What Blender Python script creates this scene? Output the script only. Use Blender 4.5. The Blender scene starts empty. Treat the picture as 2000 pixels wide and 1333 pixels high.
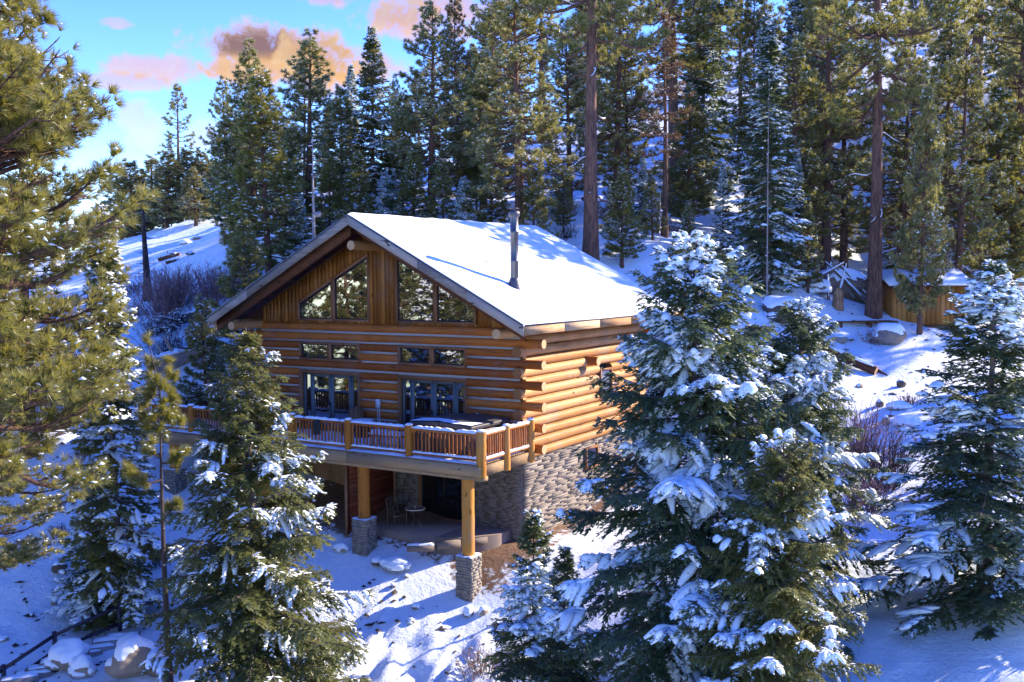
import bpy, math, random
import numpy as np
from mathutils import Matrix, Vector

# ------------------------------------------------------------------ camera, sky, sun, exposure
sc = bpy.context.scene
COL = sc.collection
CAM = np.array([18.769, -31.433, 6.306])
yw, pt, rl = math.radians(31.399), math.radians(-3.821), math.radians(-.319)
FPX = 2000.0
D = np.array([-math.sin(yw)*math.cos(pt), math.cos(yw)*math.cos(pt), math.sin(pt)])
_r = np.array([math.cos(yw), math.sin(yw), 0.]); _u = np.cross(_r, D)
RT = _r*math.cos(rl)+_u*math.sin(rl); UP = -_r*math.sin(rl)+_u*math.cos(rl)
cam = bpy.data.cameras.new('camera'); cam.sensor_width = 36; cam.lens = 36*FPX/2000
cam.clip_start = .1; cam.clip_end = 3000
camo = bpy.data.objects.new('camera', cam); COL.objects.link(camo)
camo.matrix_world = Matrix(((RT[0], UP[0], -D[0], CAM[0]), (RT[1], UP[1], -D[1], CAM[1]), (RT[2], UP[2], -D[2], CAM[2]), (0, 0, 0, 1)))
sc.camera = camo
sc.view_settings.view_transform = 'Standard'; sc.view_settings.look = 'None'
sc.view_settings.gamma = 1; sc.view_settings.use_curve_mapping = False
sc.view_settings.exposure = 1.92
SUN = np.array([0.534, 0.697, 0.477]); SUN /= np.linalg.norm(SUN)
SKY_STRENGTH = 0.15
sc.cycles.max_bounces = 16; sc.cycles.diffuse_bounces = 10; sc.cycles.transmission_bounces = 12
sl = bpy.data.lights.new('sun', 'SUN'); sl.energy = 3.4; sl.angle = math.radians(.5); sl.color = (1, .84, .64)
so = bpy.data.objects.new('sun', sl); COL.objects.link(so)
so.rotation_euler = Vector(SUN).to_track_quat('Z', 'Y').to_euler(); so.location = (30, 40, 60)


def ray(x, y): return D+RT*(x-1000)/FPX+UP*(666.5-y)/FPX
def at(x, y, dep): return CAM+ray(x, y)*dep
def onplane(x, y, ax, v):
    r = ray(x, y); return CAM+r*(v-CAM[ax])/r[ax]


# node helper -----------------------------------------------------
class NT:
    def __init__(s, tree): s.t = tree; s.n = tree.nodes; s.l = tree.links
    def new(s, typ, **kw):
        n = s.n.new(typ)
        for k, v in kw.items(): setattr(n, k, v)
        return n
    def put(s, sock, v):
        if isinstance(v, bpy.types.NodeSocket): s.l.new(v, sock)
        elif v is not None:
            if sock.type == 'RGBA' and len(v) == 3: v = (*v, 1)
            sock.default_value = v
    def math(s, op, a, b=None, c=None, clamp=False):
        n = s.new('ShaderNodeMath', operation=op); n.use_clamp = clamp
        s.put(n.inputs[0], a)
        if b is not None: s.put(n.inputs[1], b)
        if c is not None: s.put(n.inputs[2], c)
        return n.outputs[0]
    def vmath(s, op, a, b=None, out=0):
        n = s.new('ShaderNodeVectorMath', operation=op); s.put(n.inputs[0], a)
        if b is not None: s.put(n.inputs[1], b)
        return n.outputs[out]
    def mix(s, f, a, b, typ='MIX'):
        n = s.new('ShaderNodeMix', data_type='RGBA', blend_type=typ)
        s.put(n.inputs[0], f); s.put(n.inputs[6], a); s.put(n.inputs[7], b); return n.outputs[2]
    def step(s, v, lo, hi, a=0., b=1.):
        n = s.new('ShaderNodeMapRange', interpolation_type='SMOOTHSTEP')
        for i, q in enumerate((v, lo, hi, a, b)): s.put(n.inputs[i], q)
        return n.outputs[0]
    def noise(s, vec, scale, detail=4, rough=.55, dist=0., out=0):
        n = s.new('ShaderNodeTexNoise'); s.put(n.inputs['Vector'], vec); n.inputs['Scale'].default_value = scale
        n.inputs['Detail'].default_value = detail; n.inputs['Roughness'].default_value = rough; n.inputs['Distortion'].default_value = dist
        return n.outputs[out]
    def scalev(s, vec, sc_): 
        n = s.new('ShaderNodeMapping'); s.put(n.inputs[0], vec); n.inputs[3].default_value = sc_; return n.outputs[0]
    def ramp(s, f, stops):
        n = s.new('ShaderNodeValToRGB'); e = n.color_ramp.elements
        while len(e) < len(stops): e.new(.5)
        for q, (p, c) in zip(e, stops): q.position = p; q.color = (*c, 1)
        s.put(n.inputs[0], f); return n.outputs[0]
    def obj(s): return s.new('ShaderNodeTexCoord').outputs['Object']
    def pos(s): return s.new('ShaderNodeNewGeometry').outputs['Position']
    def rand(s): return s.new('ShaderNodeObjectInfo').outputs['Random']


world = bpy.data.worlds.new('World'); sc.world = world; world.use_nodes = True
w = NT(world.node_tree); w.n.clear()
sky = w.new('ShaderNodeTexSky', sky_type='NISHITA'); sky.sun_disc = False
sky.sun_elevation = math.asin(SUN[2]); sky.sun_rotation = math.atan2(SUN[0], SUN[1])
sky.altitude = 2200; sky.air_density = 1.0; sky.dust_density = .15; sky.ozone_density = 3.6
hs = w.new('ShaderNodeHueSaturation'); hs.inputs['Saturation'].default_value = 1.26; hs.inputs['Hue'].default_value = .525
w.put(hs.inputs['Color'], sky.outputs[0])
skycol = hs.outputs[0]
dirv = w.new('ShaderNodeTexCoord').outputs['Generated']
# clouds: puffs fixed at directions of the sky, broken up by noise
n1 = w.noise(dirv, 15, 9, .66, .5); n2 = w.noise(dirv, 42, 8, .68, .4)
nn = w.math('ADD', w.math('MULTIPLY', w.math('SUBTRACT', n1, .5), 3.0), w.math('MULTIPLY', w.math('SUBTRACT', n2, .5), 2.2))
CL = 1.55
def cloud(col, px, py, sx, sy, dark, thick=1.):
    d0 = ray(px, py); d0 = d0/np.linalg.norm(d0)
    r0 = np.cross(d0, (0, 0, 1)); r0 /= np.linalg.norm(r0); u0 = np.cross(r0, d0)
    den = w.vmath('DOT_PRODUCT', dirv, tuple(d0), 1)
    a = w.math('DIVIDE', w.vmath('DOT_PRODUCT', dirv, tuple(r0), 1), den)
    b = w.math('DIVIDE', w.vmath('DOT_PRODUCT', dirv, tuple(u0), 1), den)
    a2 = w.math('POWER', w.math('ABSOLUTE', w.math('MULTIPLY', a, FPX/sx)), 2.)
    bs = w.math('MULTIPLY', b, FPX/sy)
    b2 = w.math('POWER', w.math('ABSOLUTE', bs), 2.)
    ell = w.math('SUBTRACT', 1., w.math('ADD', a2, b2))
    body = w.math('ADD', ell, nn)
    dens = w.math('MULTIPLY', w.step(body, -.05, .85), w.step(den, .0, .2))
    dens = w.math('MULTIPLY', dens, w.step(ell, -1.0, -.2))
    core = w.math('MULTIPLY', w.step(w.math('ADD', ell, w.math('MULTIPLY', nn, .6)), .25, .95), dark)
    core = w.math('MULTIPLY', core, w.step(bs, -.75, .0))
    warm = w.mix(w.step(bs, -.7, .5), (CL*1.2, CL*.66, CL*.20), (CL*1.05, CL*.64, CL*.38))
    warm = w.mix(w.math('MULTIPLY', w.step(n2, .42, .66), .7), warm, (CL*1.1, CL*.82, CL*.52))
    cc = w.mix(core, warm, (CL*.32, CL*.21, CL*.25))
    return w.mix(w.math('MULTIPLY', dens, thick), col, cc)
for c in ((520, 95, 165, 52, .95, 1), (620, 115, 90, 70, .3, 1), (340, 135, 140, 28, .05, .75), (250, 160, 90, 18, .1, .6), (800, 35, 135, 50, .25, .9),
          (900, 20, 90, 40, .1, .7), (275, 245, 48, 44, 0, .45), (400, 265, 36, 34, 0, .35), (225, 45, 34, 12, 0, .5), (645, -5, 60, 26, .3, .8),
          (745, 130, 60, 40, .1, .8), (470, 140, 110, 30, .1, .9)):
    skycol = cloud(skycol, *c)
bg = w.new('ShaderNodeBackground'); w.put(bg.inputs[0], skycol); bg.inputs[1].default_value = SKY_STRENGTH
wo = w.new('ShaderNodeOutputWorld'); w.l.new(bg.outputs[0], wo.inputs[0])


# ------------------------------------------------------------------ materials
def mat(name):
    m = bpy.data.materials.new(name); m.use_nodes = True
    t = NT(m.node_tree); p = t.n['Principled BSDF']; return m, t, p
def bump(t, p, h, strength=.4, dist=.02):
    b = t.new('ShaderNodeBump'); b.inputs['Strength'].default_value = strength; b.inputs['Distance'].default_value = dist
    t.put(b.inputs['Height'], h); t.put(p.inputs['Normal'], b.outputs[0])

def wood(name, c1, c2, axis, rough=.6, dens=1., rings=False):
    m, t, p = mat(name)
    s = [9., 9., 9.]; s[axis] = .7
    v = t.scalev(t.pos(), tuple(s))
    n = t.noise(v, 1.6*dens, 6, .6, .6); n2 = t.noise(t.pos(), .9, 3)
    k = t.noise(t.scalev(t.pos(), tuple(5. if i != axis else 1.6 for i in range(3))), 1.3, 2)
    f = t.math('ADD', t.math('MULTIPLY', n, .8), t.math('MULTIPLY', t.math('SUBTRACT', n2, .5), .7))
    f = t.math('ADD', f, t.math('MULTIPLY', t.math('SUBTRACT', t.rand(), .5), .75))
    col = t.mix(t.step(f, .2, .75), c1, c2)
    col = t.mix(t.step(k, .66, .74), col, tuple(x*.3 for x in c1))
    cv = [22., 22., 22.]; cv[axis] = .55
    ck = t.noise(t.scalev(t.pos(), tuple(cv)), 1.0, 3, .5, .4)
    col = t.mix(t.math('MULTIPLY', t.step(ck, .66, .72), .75), col, tuple(x*.22 for x in c1))
    g_ = sum(c2)/3; wz = t.noise(t.pos(), .7, 5, .65)
    col = t.mix(t.math('MULTIPLY', t.step(wz, .48, .72), .36), col, (g_*.95, g_*.80, g_*.66))
    t.put(p.inputs['Base Color'], col); p.inputs['Roughness'].default_value = rough; p.inputs['Specular IOR Level'].default_value = .15
    bump(t, p, n, .35, .02); return m
W_LOGX = wood('stained_log_shade_x', (.25, .070, .013), (.45, .145, .028), 0, .5)  # front logs: deeper, redder tone put in for the blue shade there
W_LOGY = wood('stained_log_sun_y', (.40, .19, .062), (.56, .30, .12), 1, .5)  # same log wood, with the lighter tone of the sunlit side wall
W_POST = wood('golden_post', (.36, .14, .022), (.52, .24, .05), 2, .4)
W_RAIL = wood('deck_rail_wood', (.25, .085, .024), (.40, .155, .045), 2, .5)
W_BOARD = wood('gable_board', (.24, .085, .015), (.42, .165, .035), 2, .5)
W_TRIM = wood('window_trim', (.22, .10, .045), (.30, .14, .07), 2, .5)
W_GREY = wood('weathered_fascia', (.20, .165, .14), (.42, .36, .31), 0, .8)
W_FASY = wood('weathered_eave', (.30, .17, .08), (.55, .38, .22), 1, .8, .6)
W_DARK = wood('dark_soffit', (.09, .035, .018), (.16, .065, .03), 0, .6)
W_BEAM = wood('deck_beam', (.20, .13, .07), (.36, .25, .14), 0, .7)
W_PLY = wood('plywood', (.24, .13, .07), (.32, .18, .10), 2, .7)
W_RED = wood('red_siding', (.16, .04, .02), (.22, .06, .03), 0, .6)
W_SHED = wood('shed_boards', (.30, .13, .03), (.46, .22, .05), 2, .7)
W_GREYLOG = wood('grey_deadwood', (.12, .095, .08), (.30, .25, .21), 0, .9)
W_CHAIR = wood('chair_wood', (.24, .11, .06), (.34, .17, .10), 2, .7)

m, t, p = mat('shade_painted_log_end'); END2 = m  # side log ends: the shade of the corner put into a darker colour
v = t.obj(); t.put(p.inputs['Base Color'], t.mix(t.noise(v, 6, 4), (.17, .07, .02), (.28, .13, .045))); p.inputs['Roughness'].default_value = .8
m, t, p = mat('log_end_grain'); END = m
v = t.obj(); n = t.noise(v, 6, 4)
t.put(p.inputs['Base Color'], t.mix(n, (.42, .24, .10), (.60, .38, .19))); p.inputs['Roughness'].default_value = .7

m, t, p = mat('snow'); SNOW = m
n = t.noise(t.pos(), 9, 5, .6); n2 = t.noise(t.pos(), 1.5, 4, .5)
t.put(p.inputs['Base Color'], t.mix(n2, (.73, .83, .94), (.82, .89, .96))); p.inputs['Roughness'].default_value = .7
p.inputs['Specular IOR Level'].default_value = .2
bump(t, p, n, .35, .03)

def ground_mat():
    m, t, p = mat('snowy_ground')
    P = t.pos()
    n = t.noise(P, 6, 6, .65); big = t.noise(P, .55, 5, .6); fine = t.noise(P, 3.2, 7, .72, .3)
    sep = t.new('ShaderNodeSeparateXYZ'); t.put(sep.inputs[0], P)
    # bare dirt where the deck and eaves keep the snow off
    dx = t.math('SUBTRACT', t.math('ABSOLUTE', t.math('ADD', sep.outputs[0], 4.4)), 5.0)
    dy = t.math('SUBTRACT', t.math('ABSOLUTE', t.math('ADD', sep.outputs[1], .2)), 2.35)
    dd = t.math('MAXIMUM', dx, dy)
    ex = t.math('SUBTRACT', t.math('ABSOLUTE', t.math('SUBTRACT', sep.outputs[0], .4)), .55)
    ey = t.math('SUBTRACT', t.math('ABSOLUTE', t.math('SUBTRACT', sep.outputs[1], 4.)), 6.0)
    dd = t.math('MINIMUM', dd, t.math('MAXIMUM', ex, ey))
    dd = t.math('ADD', dd, t.math('ADD', t.math('MULTIPLY', t.math('SUBTRACT', fine, .5), 3.4), t.math('MULTIPLY', t.math('SUBTRACT', big, .5), 2.2)))
    dirt = t.step(dd, .30, -.25)
    spots = t.math('MULTIPLY', t.step(fine, .70, .76), t.step(big, .5, .62))
    dm = t.math('MAXIMUM', dirt, t.math('MULTIPLY', spots, .85))
    snow = t.mix(big, (.73, .83, .94), (.82, .89, .96))
    dcol = t.mix(n, (.10, .055, .032), (.26, .16, .10))
    t.put(p.inputs['Base Color'], t.mix(dm, snow, dcol)); p.inputs['Roughness'].default_value = .75
    p.inputs['Specular IOR Level'].default_value = .2
    bump(t, p, t.math('ADD', t.math('MULTIPLY', n, .4), fine), .8, .12)
    return m
GROUND = ground_mat()

def foliage(name, c1, c2, c3, sc1=1.1, trans=.45, tcol=(.34, .30, .05)):
    m, t, p = mat(name); t.n.remove(p)
    P = t.obj()
    n = t.noise(P, sc1, 3, .6); n2 = t.noise(P, sc1*6, 2, .5)
    f = t.math('ADD', t.math('MULTIPLY', n, .7), t.math('MULTIPLY', n2, .45))
    f = t.math('ADD', f, t.math('MULTIPLY', t.math('SUBTRACT', t.rand(), .5), .16))
    col = t.ramp(f, ((.34, c1), (.56, c2), (.78, c3)))
    d = t.new('ShaderNodeBsdfDiffuse'); t.put(d.inputs[0], col)
    tr = t.new('ShaderNodeBsdfTranslucent'); t.put(tr.inputs[0], t.mix(.5, col, tcol))
    g = t.new('ShaderNodeBsdfGlossy'); g.inputs['Roughness'].default_value = .42; t.put(g.inputs[0], (.9, .9, .9))
    ms = t.new('ShaderNodeMixShader'); ms.inputs[0].default_value = trans; t.l.new(d.outputs[0], ms.inputs[1]); t.l.new(tr.outputs[0], ms.inputs[2])
    m2 = t.new('ShaderNodeMixShader'); m2.inputs[0].default_value = .05; t.l.new(ms.outputs[0], m2.inputs[1]); t.l.new(g.outputs[0], m2.inputs[2])
    t.l.new(m2.outputs[0], t.n['Material Output'].inputs[0]); return m
F_FIR = foliage('fir_needles', (.062, .11, .078), (.105, .155, .085), (.18, .195, .065), .9, .48, (.28, .32, .07))
F_SPR = foliage('spruce_needles', (.08, .125, .065), (.16, .18, .06), (.29, .265, .08), .9, .5, (.48, .43, .08))
F_PINE = foliage('pine_needles', (.11, .13, .035), (.19, .195, .05), (.29, .26, .075), .8, .5, (.46, .42, .07))
F_PINE2 = foliage('pine_needles_dark', (.10, .14, .078), (.19, .20, .075), (.30, .265, .085), .5, .5, (.50, .46, .10))
F_OLIVE = foliage('olive_needles', (.13, .135, .05), (.20, .19, .065), (.28, .24, .10), .5, .5, (.46, .42, .10))
F_RED = foliage('dead_red_needles', (.12, .05, .03), (.22, .09, .05), (.26, .12, .06), .8, .3)
F_BROWN = foliage('browned_needles', (.06, .06, .025), (.14, .09, .03), (.25, .12, .03), .5, .4)

def bark(name, c1, c2, s=1.):
    m, t, p = mat(name)
    v = t.scalev(t.obj(), (7*s, 7*s, 1.3*s)); n = t.noise(v, 1.2, 6, .65, .8)
    t.put(p.inputs['Base Color'], t.mix(t.step(n, .35, .65), c1, c2)); p.inputs['Roughness'].default_value = .9
    bump(t, p, n, .9, .08); return m
B_RED = bark('pine_bark', (.055, .03, .024), (.19, .095, .06))
B_GREY = bark('fir_bark', (.07, .055, .05), (.20, .16, .14), 1.4)
B_DARK = bark('dark_bark', (.03, .022, .025), (.09, .06, .055))
B_TAN = bark('tan_bark', (.20, .10, .055), (.40, .24, .14))  # bark of a light tan colour, also on the stump and dry stems
B_DEAD = bark('dead_wood', (.18, .15, .14), (.42, .36, .34))
B_TWIG = bark('shrub_twigs', (.20, .11, .12), (.34, .22, .22))

def stone(name, c1, c2, c3, sc1=3., ledger=False):
    m, t, p = mat(name)
    n = t.noise(t.pos(), sc1, 6, .6); r = t.new('ShaderNodeNewGeometry').outputs['Random Per Island'] if ledger else t.rand()
    f = t.math('ADD', t.math('MULTIPLY', n, .5), t.math('MULTIPLY', r, .6))
    t.put(p.inputs['Base Color'], t.ramp(f, ((.3, c1), (.55, c2), (.8, c3)))); p.inputs['Roughness'].default_value = .85
    if not ledger: bump(t, p, n, .25, .02)
    return m
S_WALL = stone('ledger_stone', (.125, .105, .092), (.175, .15, .13), (.235, .205, .178), 5., True)
S_PIER = stone('pier_stone', (.12, .11, .10), (.20, .18, .16), (.30, .26, .22), 5., True)
S_ROCK = stone('granite', (.10, .075, .055), (.20, .155, .115), (.29, .24, .19), 2.2)
S_STEP = stone('step_stone', (.14, .13, .13), (.22, .21, .21), (.30, .29, .29))
def plain(name, c, rough=.6, metal=0., var=.25, sc1=8.):
    m, t, p = mat(name); n = t.noise(t.pos(), sc1, 4)
    t.put(p.inputs['Base Color'], t.mix(n, tuple(x*(1-var) for x in c), tuple(min(1, x*(1+var)) for x in c)))
    p.inputs['Roughness'].default_value = rough; p.inputs['Metallic'].default_value = metal; return m
CHINK = plain('chinking', (.36, .35, .33), .85, 0, .1)
MORTAR = plain('mortar', (.22, .195, .17), .9)
DARKIN = plain('light_block_dark', (.02, .018, .017), .9)
DOORP = plain('slate_door_paint', (.10, .125, .14), .45)
METAL = plain('stainless_flue', (.13, .13, .14), .42, 1., .1)
FLASH = plain('flashing', (.10, .10, .12), .5, .6)
TUBV = plain('tub_cover_vinyl', (.055, .05, .055), .55)
TUBC = plain('tub_cabinet', (.10, .055, .04), .6)
BLACKM = plain('black_metal', (.018, .018, .022), .45, .3)
BRONZE = plain('bronze_metal', (.16, .13, .10), .45, .4)
CLOTH = plain('black_cloth', (.02, .022, .025), .9)
WHITEP = plain('white_plastic', (.6, .65, .7), .5)
TILE = plain('mosaic_top', (.22, .15, .12), .5, 0, .5, 60)
IVORY = plain('ivory_rim', (.62, .56, .5), .5)
CONC = plain('patio_concrete', (.24, .19, .16), .85, 0, .25, 3)
TIMB = plain('landscape_timber', (.17, .14, .12), .85)
RAILM = plain('rail_paint', (.025, .02, .04), .5, .2)
m, t, p = mat('window_glass'); GLASS = m
t.n.remove(p); gl = t.new('ShaderNodeBsdfGlossy'); gl.inputs['Roughness'].default_value = .015
nb = t.new('ShaderNodeBump'); nb.inputs['Strength'].default_value = .04; nb.inputs['Distance'].default_value = .05
t.put(nb.inputs['Height'], t.noise(t.pos(), 1.2, 2)); t.l.new(nb.outputs[0], gl.inputs['Normal'])
t.put(gl.inputs[0], (.95, .97, 1.)); df = t.new('ShaderNodeBsdfDiffuse'); t.put(df.inputs[0], (.012, .012, .013))
ms = t.new('ShaderNodeMixShader'); fr = t.new('ShaderNodeLayerWeight'); fr.inputs[0].default_value = .35
t.put(ms.inputs[0], t.math('ADD', .27, t.math('MULTIPLY', fr.outputs[0], .5))); t.l.new(df.outputs[0], ms.inputs[1]); t.l.new(gl.outputs[0], ms.inputs[2])
t.l.new(ms.outputs[0], t.n['Material Output'].inputs[0])
m, t, p = mat('dark_glass'); GLASSD = m
p.inputs['Base Color'].default_value = (.008, .009, .011, 1); p.inputs['Roughness'].default_value = .03


# ------------------------------------------------------------------ mesh helpers
class MB:
    def __init__(s): s.v = []; s.f = {}; s.n = 0
    def add(s, V, F, mi=0):
        V = np.asarray(V, np.float32).reshape(-1, 3); s.v.append(V)
        F = np.asarray(F, np.int64)
        s.f.setdefault((F.shape[1], mi), []).append(F+s.n); s.n += len(V)
    def mesh(s, name, mats, smooth=False, org=(0, 0, 0)):
        V = np.concatenate(s.v)-np.asarray(org, np.float32)
        me = bpy.data.meshes.new(name)
        loops, tot, mis = [], [], []
        for (k, mi), fl in s.f.items():
            F = np.concatenate(fl); loops.append(F.ravel()); tot.append(np.full(len(F), k)); mis.append(np.full(len(F), mi))
        loops = np.concatenate(loops).astype(np.int32); tot = np.concatenate(tot).astype(np.int32); mis = np.concatenate(mis).astype(np.int32)
        me.vertices.add(len(V)); me.vertices.foreach_set('co', V.astype(np.float32).ravel())
        me.loops.add(len(loops)); me.loops.foreach_set('vertex_index', loops)
        me.polygons.add(len(tot)); st = np.concatenate(([0], np.cumsum(tot)[:-1])).astype(np.int32)
        me.polygons.foreach_set('loop_start', st); me.polygons.foreach_set('loop_total', tot)
        for mm in mats: me.materials.append(mm)
        me.polygons.foreach_set('material_index', mis)
        if smooth: me.polygons.foreach_set('use_smooth', np.ones(len(tot), bool))
        me.update(calc_edges=True); return me
    def obj(s, name, mats, parent=None, smooth=False, loc=None):
        if not isinstance(mats, (list, tuple)): mats = [mats]
        org = ORG[parent] if parent is not None else (loc if loc is not None else (0, 0, 0))
        me = s.mesh(name, mats, smooth, org)
        o = bpy.data.objects.new(name, me); COL.objects.link(o)
        if parent is not None: o.parent = parent
        else: o.location = org
        ORG[o] = org; return o
ORG = {}
def tag(o, label=None, cat=None, group=None, kind=None):
    if label: o['label'] = label
    if cat: o['category'] = cat
    if group: o['group'] = group
    if kind: o['kind'] = kind
    return o
def thing(name, loc, label, cat, group=None):
    o = bpy.data.objects.new(name, None); COL.objects.link(o); o.location = loc; o.empty_display_size = .2
    ORG[o] = tuple(loc); return tag(o, label, cat, group)
QUADS = np.array([(0, 1, 3, 2), (4, 6, 7, 5), (0, 4, 5, 1), (2, 3, 7, 6), (0, 2, 6, 4), (1, 5, 7, 3)])
def box(mb, lo, hi, mi=0, jit=0., rg=None):
    V = np.array([(x, y, z) for x in (lo[0], hi[0]) for y in (lo[1], hi[1]) for z in (lo[2], hi[2])], float)
    if jit: V = V+rg.uniform(-jit, jit, V.shape)
    mb.add(V, QUADS, mi)
def hexa(mb, P, mi=0): mb.add(P, QUADS, mi)      # 8 pts ordered x,y,z nested
def bar(mb, a, b, wd, ht, mi=0, up=(0, 0, 1)):
    a = np.array(a, float); b = np.array(b, float); d = (b-a)/np.linalg.norm(b-a)
    s = np.cross(d, up); s /= np.linalg.norm(s); u = np.cross(s, d)
    mb.add([q+s*i*wd/2+u*j*ht/2 for q in (a, b) for i in (-1, 1) for j in (-1, 1)], QUADS, mi)
def tube(mb, P, R, n=10, mi=0, cap=None, jit=0., rg=None, squash=1.):
    P = np.asarray(P, float); k = len(P); R = np.broadcast_to(np.asarray(R, float), (k,))
    T = np.gradient(P, axis=0); T /= np.linalg.norm(T, axis=1)[:, None]
    ref = np.array([0, 0, 1.]) if abs(T[0][2]) < .8 else np.array([1., 0, 0])
    S = np.cross(T, ref); S /= np.linalg.norm(S, axis=1)[:, None]; U = np.cross(S, T)
    a = np.arange(n)*2*math.pi/n
    rad = np.ones((k, n)) if not jit else 1+rg.uniform(-jit, jit, (k, n))
    V = P[:, None]+(S[:, None]*np.cos(a)[None, :, None]+U[:, None]*np.sin(a)[None, :, None]*squash)*(R[:, None]*rad)[..., None]
    i = np.arange(k-1)[:, None]*n; j = np.arange(n)[None]; j2 = (j+1) % n
    F = np.stack([i+j, i+j2, i+n+j2, i+n+j], -1).reshape(-1, 4)
    base = mb.n; mb.add(V.reshape(-1, 3), F, mi)
    if cap is not None:
        for e, rev in ((0, True), (k-1, False)):
            c = P[e]; VV = np.vstack([c[None], V[e]])
            idx = np.arange(n); FF = np.stack([np.zeros(n, int), idx+1, (idx+1) % n+1], -1)
            if rev: FF = FF[:, ::-1]
            mb.add(VV, FF, cap)
def logmesh(a, b, r, mi=0, cap=1, seg=7, n=14, seed=0):
    rg = np.random.default_rng(seed); mb = MB()
    t_ = np.linspace(0, 1, seg)[:, None]; P = np.array(a, float)*(1-t_)+np.array(b, float)*t_
    rr = r*(1+rg.uniform(-.035, .035, seg)); tube(mb, P, rr, n, mi, cap); return mb

# terrain ----------------------------------------------------------
CT = [at(*q) for q in ((350, 470, 72), (300, 600, 60), (330, 690, 52), (240, 800, 46), (150, 950, 41), (60, 1010, 40), (100, 1100, 37.5), (20, 1200, 35),
      (195, 1205, 35.5), (108, 1287, 32.5), (236, 1240, 33.5), (20, 1333, 30.5), (650, 1200, 34), (700, 1300, 32), (850, 1300, 31.5), (960, 1300, 31), (1800, 640, 59),
      (1710, 640, 55), (1640, 560, 66), (1660, 720, 50), (1740, 750, 47), (1700, 930, 36), (1640, 850, 40), (1400, 1250, 26), (1400, 270, 92), (1960, 250, 82),
      (1960, 110, 105), (1153, 510, 52), (840, 400, 68), (650, 400, 66), (330, 462, 95), (1450, 140, 130), (1900, 480, 76), (1960, 700, 51))]
CT += [np.array(q, float) for q in ((-.2, -3.3, -4.76), (-4.73, -3.3, -3.6), (-6, -2.2, -3.2), (-3, -2.4, -3.2), (-3, -.5, -3.15), (0, -1.5, -3.5), (.1, .3, -3.4), (.1, 4.5, -3.4), (2, 3, -3.4), (1.5, -1, -3.6),
      (1., 8.5, -2.2), (.5, 12, 1.2), (-6, 13, 3.2), (-13, -.5, -1.6), (-13.5, 7, 1.6), (-16.3, -3.3, -2.2), (-15.5, 3, -.6), (-19, 2, .4), (-6, 6, -1), (-10, -3, -3.0), (-8, -6, -4.6),
      (5, -5, -4.6), (4.5, 1, -3.0), (12, -12, -4.2), (3, -14, -7.4), (19, -31, -10), (-8, -25, -8), (25, -10, -2), (30, 10, 2.5), (30, 40, 8), (-40, -10, 1), (-40, -40, -6),
      (40, -40, -9), (-75, 60, 11), (-110, 60, 4), (-150, 20, -5), (-150, 150, 5), (-30, 160, 52), (40, 150, 55), (120, 100, 45), (120, 0, 12), (60, -110, -20), (-100, -100, -20), (-90, 100, 14),
      (-60, 200, 40), (60, 240, 85))]
CT = np.array(CT)
def _phi(d2): return np.where(d2 > 1e-9, .5*d2*np.log(np.maximum(d2, 1e-9)), 0)
def _tps():
    X = CT[:, :2]; n = len(X); K = _phi(((X[:, None]-X[None])**2).sum(-1))+np.eye(n)*6.0
    A = np.zeros((n+3, n+3)); A[:n, :n] = K; A[:n, n] = 1; A[:n, n+1:] = X; A[n, :n] = 1; A[n+1:, :n] = X.T
    return np.linalg.solve(A, np.concatenate([CT[:, 2], np.zeros(3)]))
TW = _tps()
def vnoise(x, y, s, seed=0):
    g = np.random.default_rng(seed).uniform(-1, 1, (64, 64)); x = np.asarray(x)/s; y = np.asarray(y)/s
    i = np.floor(x).astype(int); j = np.floor(y).astype(int); fx = x-i; fy = y-j; fx = fx*fx*(3-2*fx); fy = fy*fy*(3-2*fy)
    q = lambda a, b: g[a % 64, b % 64]
    return (q(i, j)*(1-fx)+q(i+1, j)*fx)*(1-fy)+(q(i, j+1)*(1-fx)+q(i+1, j+1)*fx)*fy
def ground(x, y):
    x = np.atleast_1d(np.asarray(x, float)); y = np.atleast_1d(np.asarray(y, float))
    out = np.full(x.shape, TW[-3])+TW[-2]*x+TW[-1]*y
    for k, (cx, cy, _) in enumerate(CT): out += TW[k]*_phi((x-cx)**2+(y-cy)**2)
    flat = np.clip(np.maximum(np.abs(x+6)-8, np.abs(y-4)-8)/4, 0, 1)
    front = np.clip(1-np.hypot((x-.5)/6.5, (y+7.6)/4.2), 0, 1)
    far = np.clip((y-14)/12, 0, 1); out += flat*(vnoise(x, y, 5.5, 1)*.35+vnoise(x, y, 2.1, 2)*.14)+far*(vnoise(x, y, 3.2, 6)*.45+np.abs(vnoise(x, y, 1.4, 7))*.28)+(.25+.75*flat)*(vnoise(x, y, .8, 3)*.06+vnoise(x, y, .36, 8)*.03)
    # tracks and lumps of old footprints in front of the porch
    out += front*(np.abs(vnoise(x*1.5+y*.45, y*.45, .8, 4))*.42-.1+vnoise(x, y, .5, 5)*.10)
    return out
def gz(x, y): return float(ground(x, y)[0])
def hit(px, py, dmax=220):
    r = ray(px, py); tt = np.arange(6, dmax, .25); P = CAM+r*tt[:, None]
    below = P[:, 2] < ground(P[:, 0], P[:, 1])
    return P[np.argmax(below)] if below.any() else P[-1]

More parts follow.
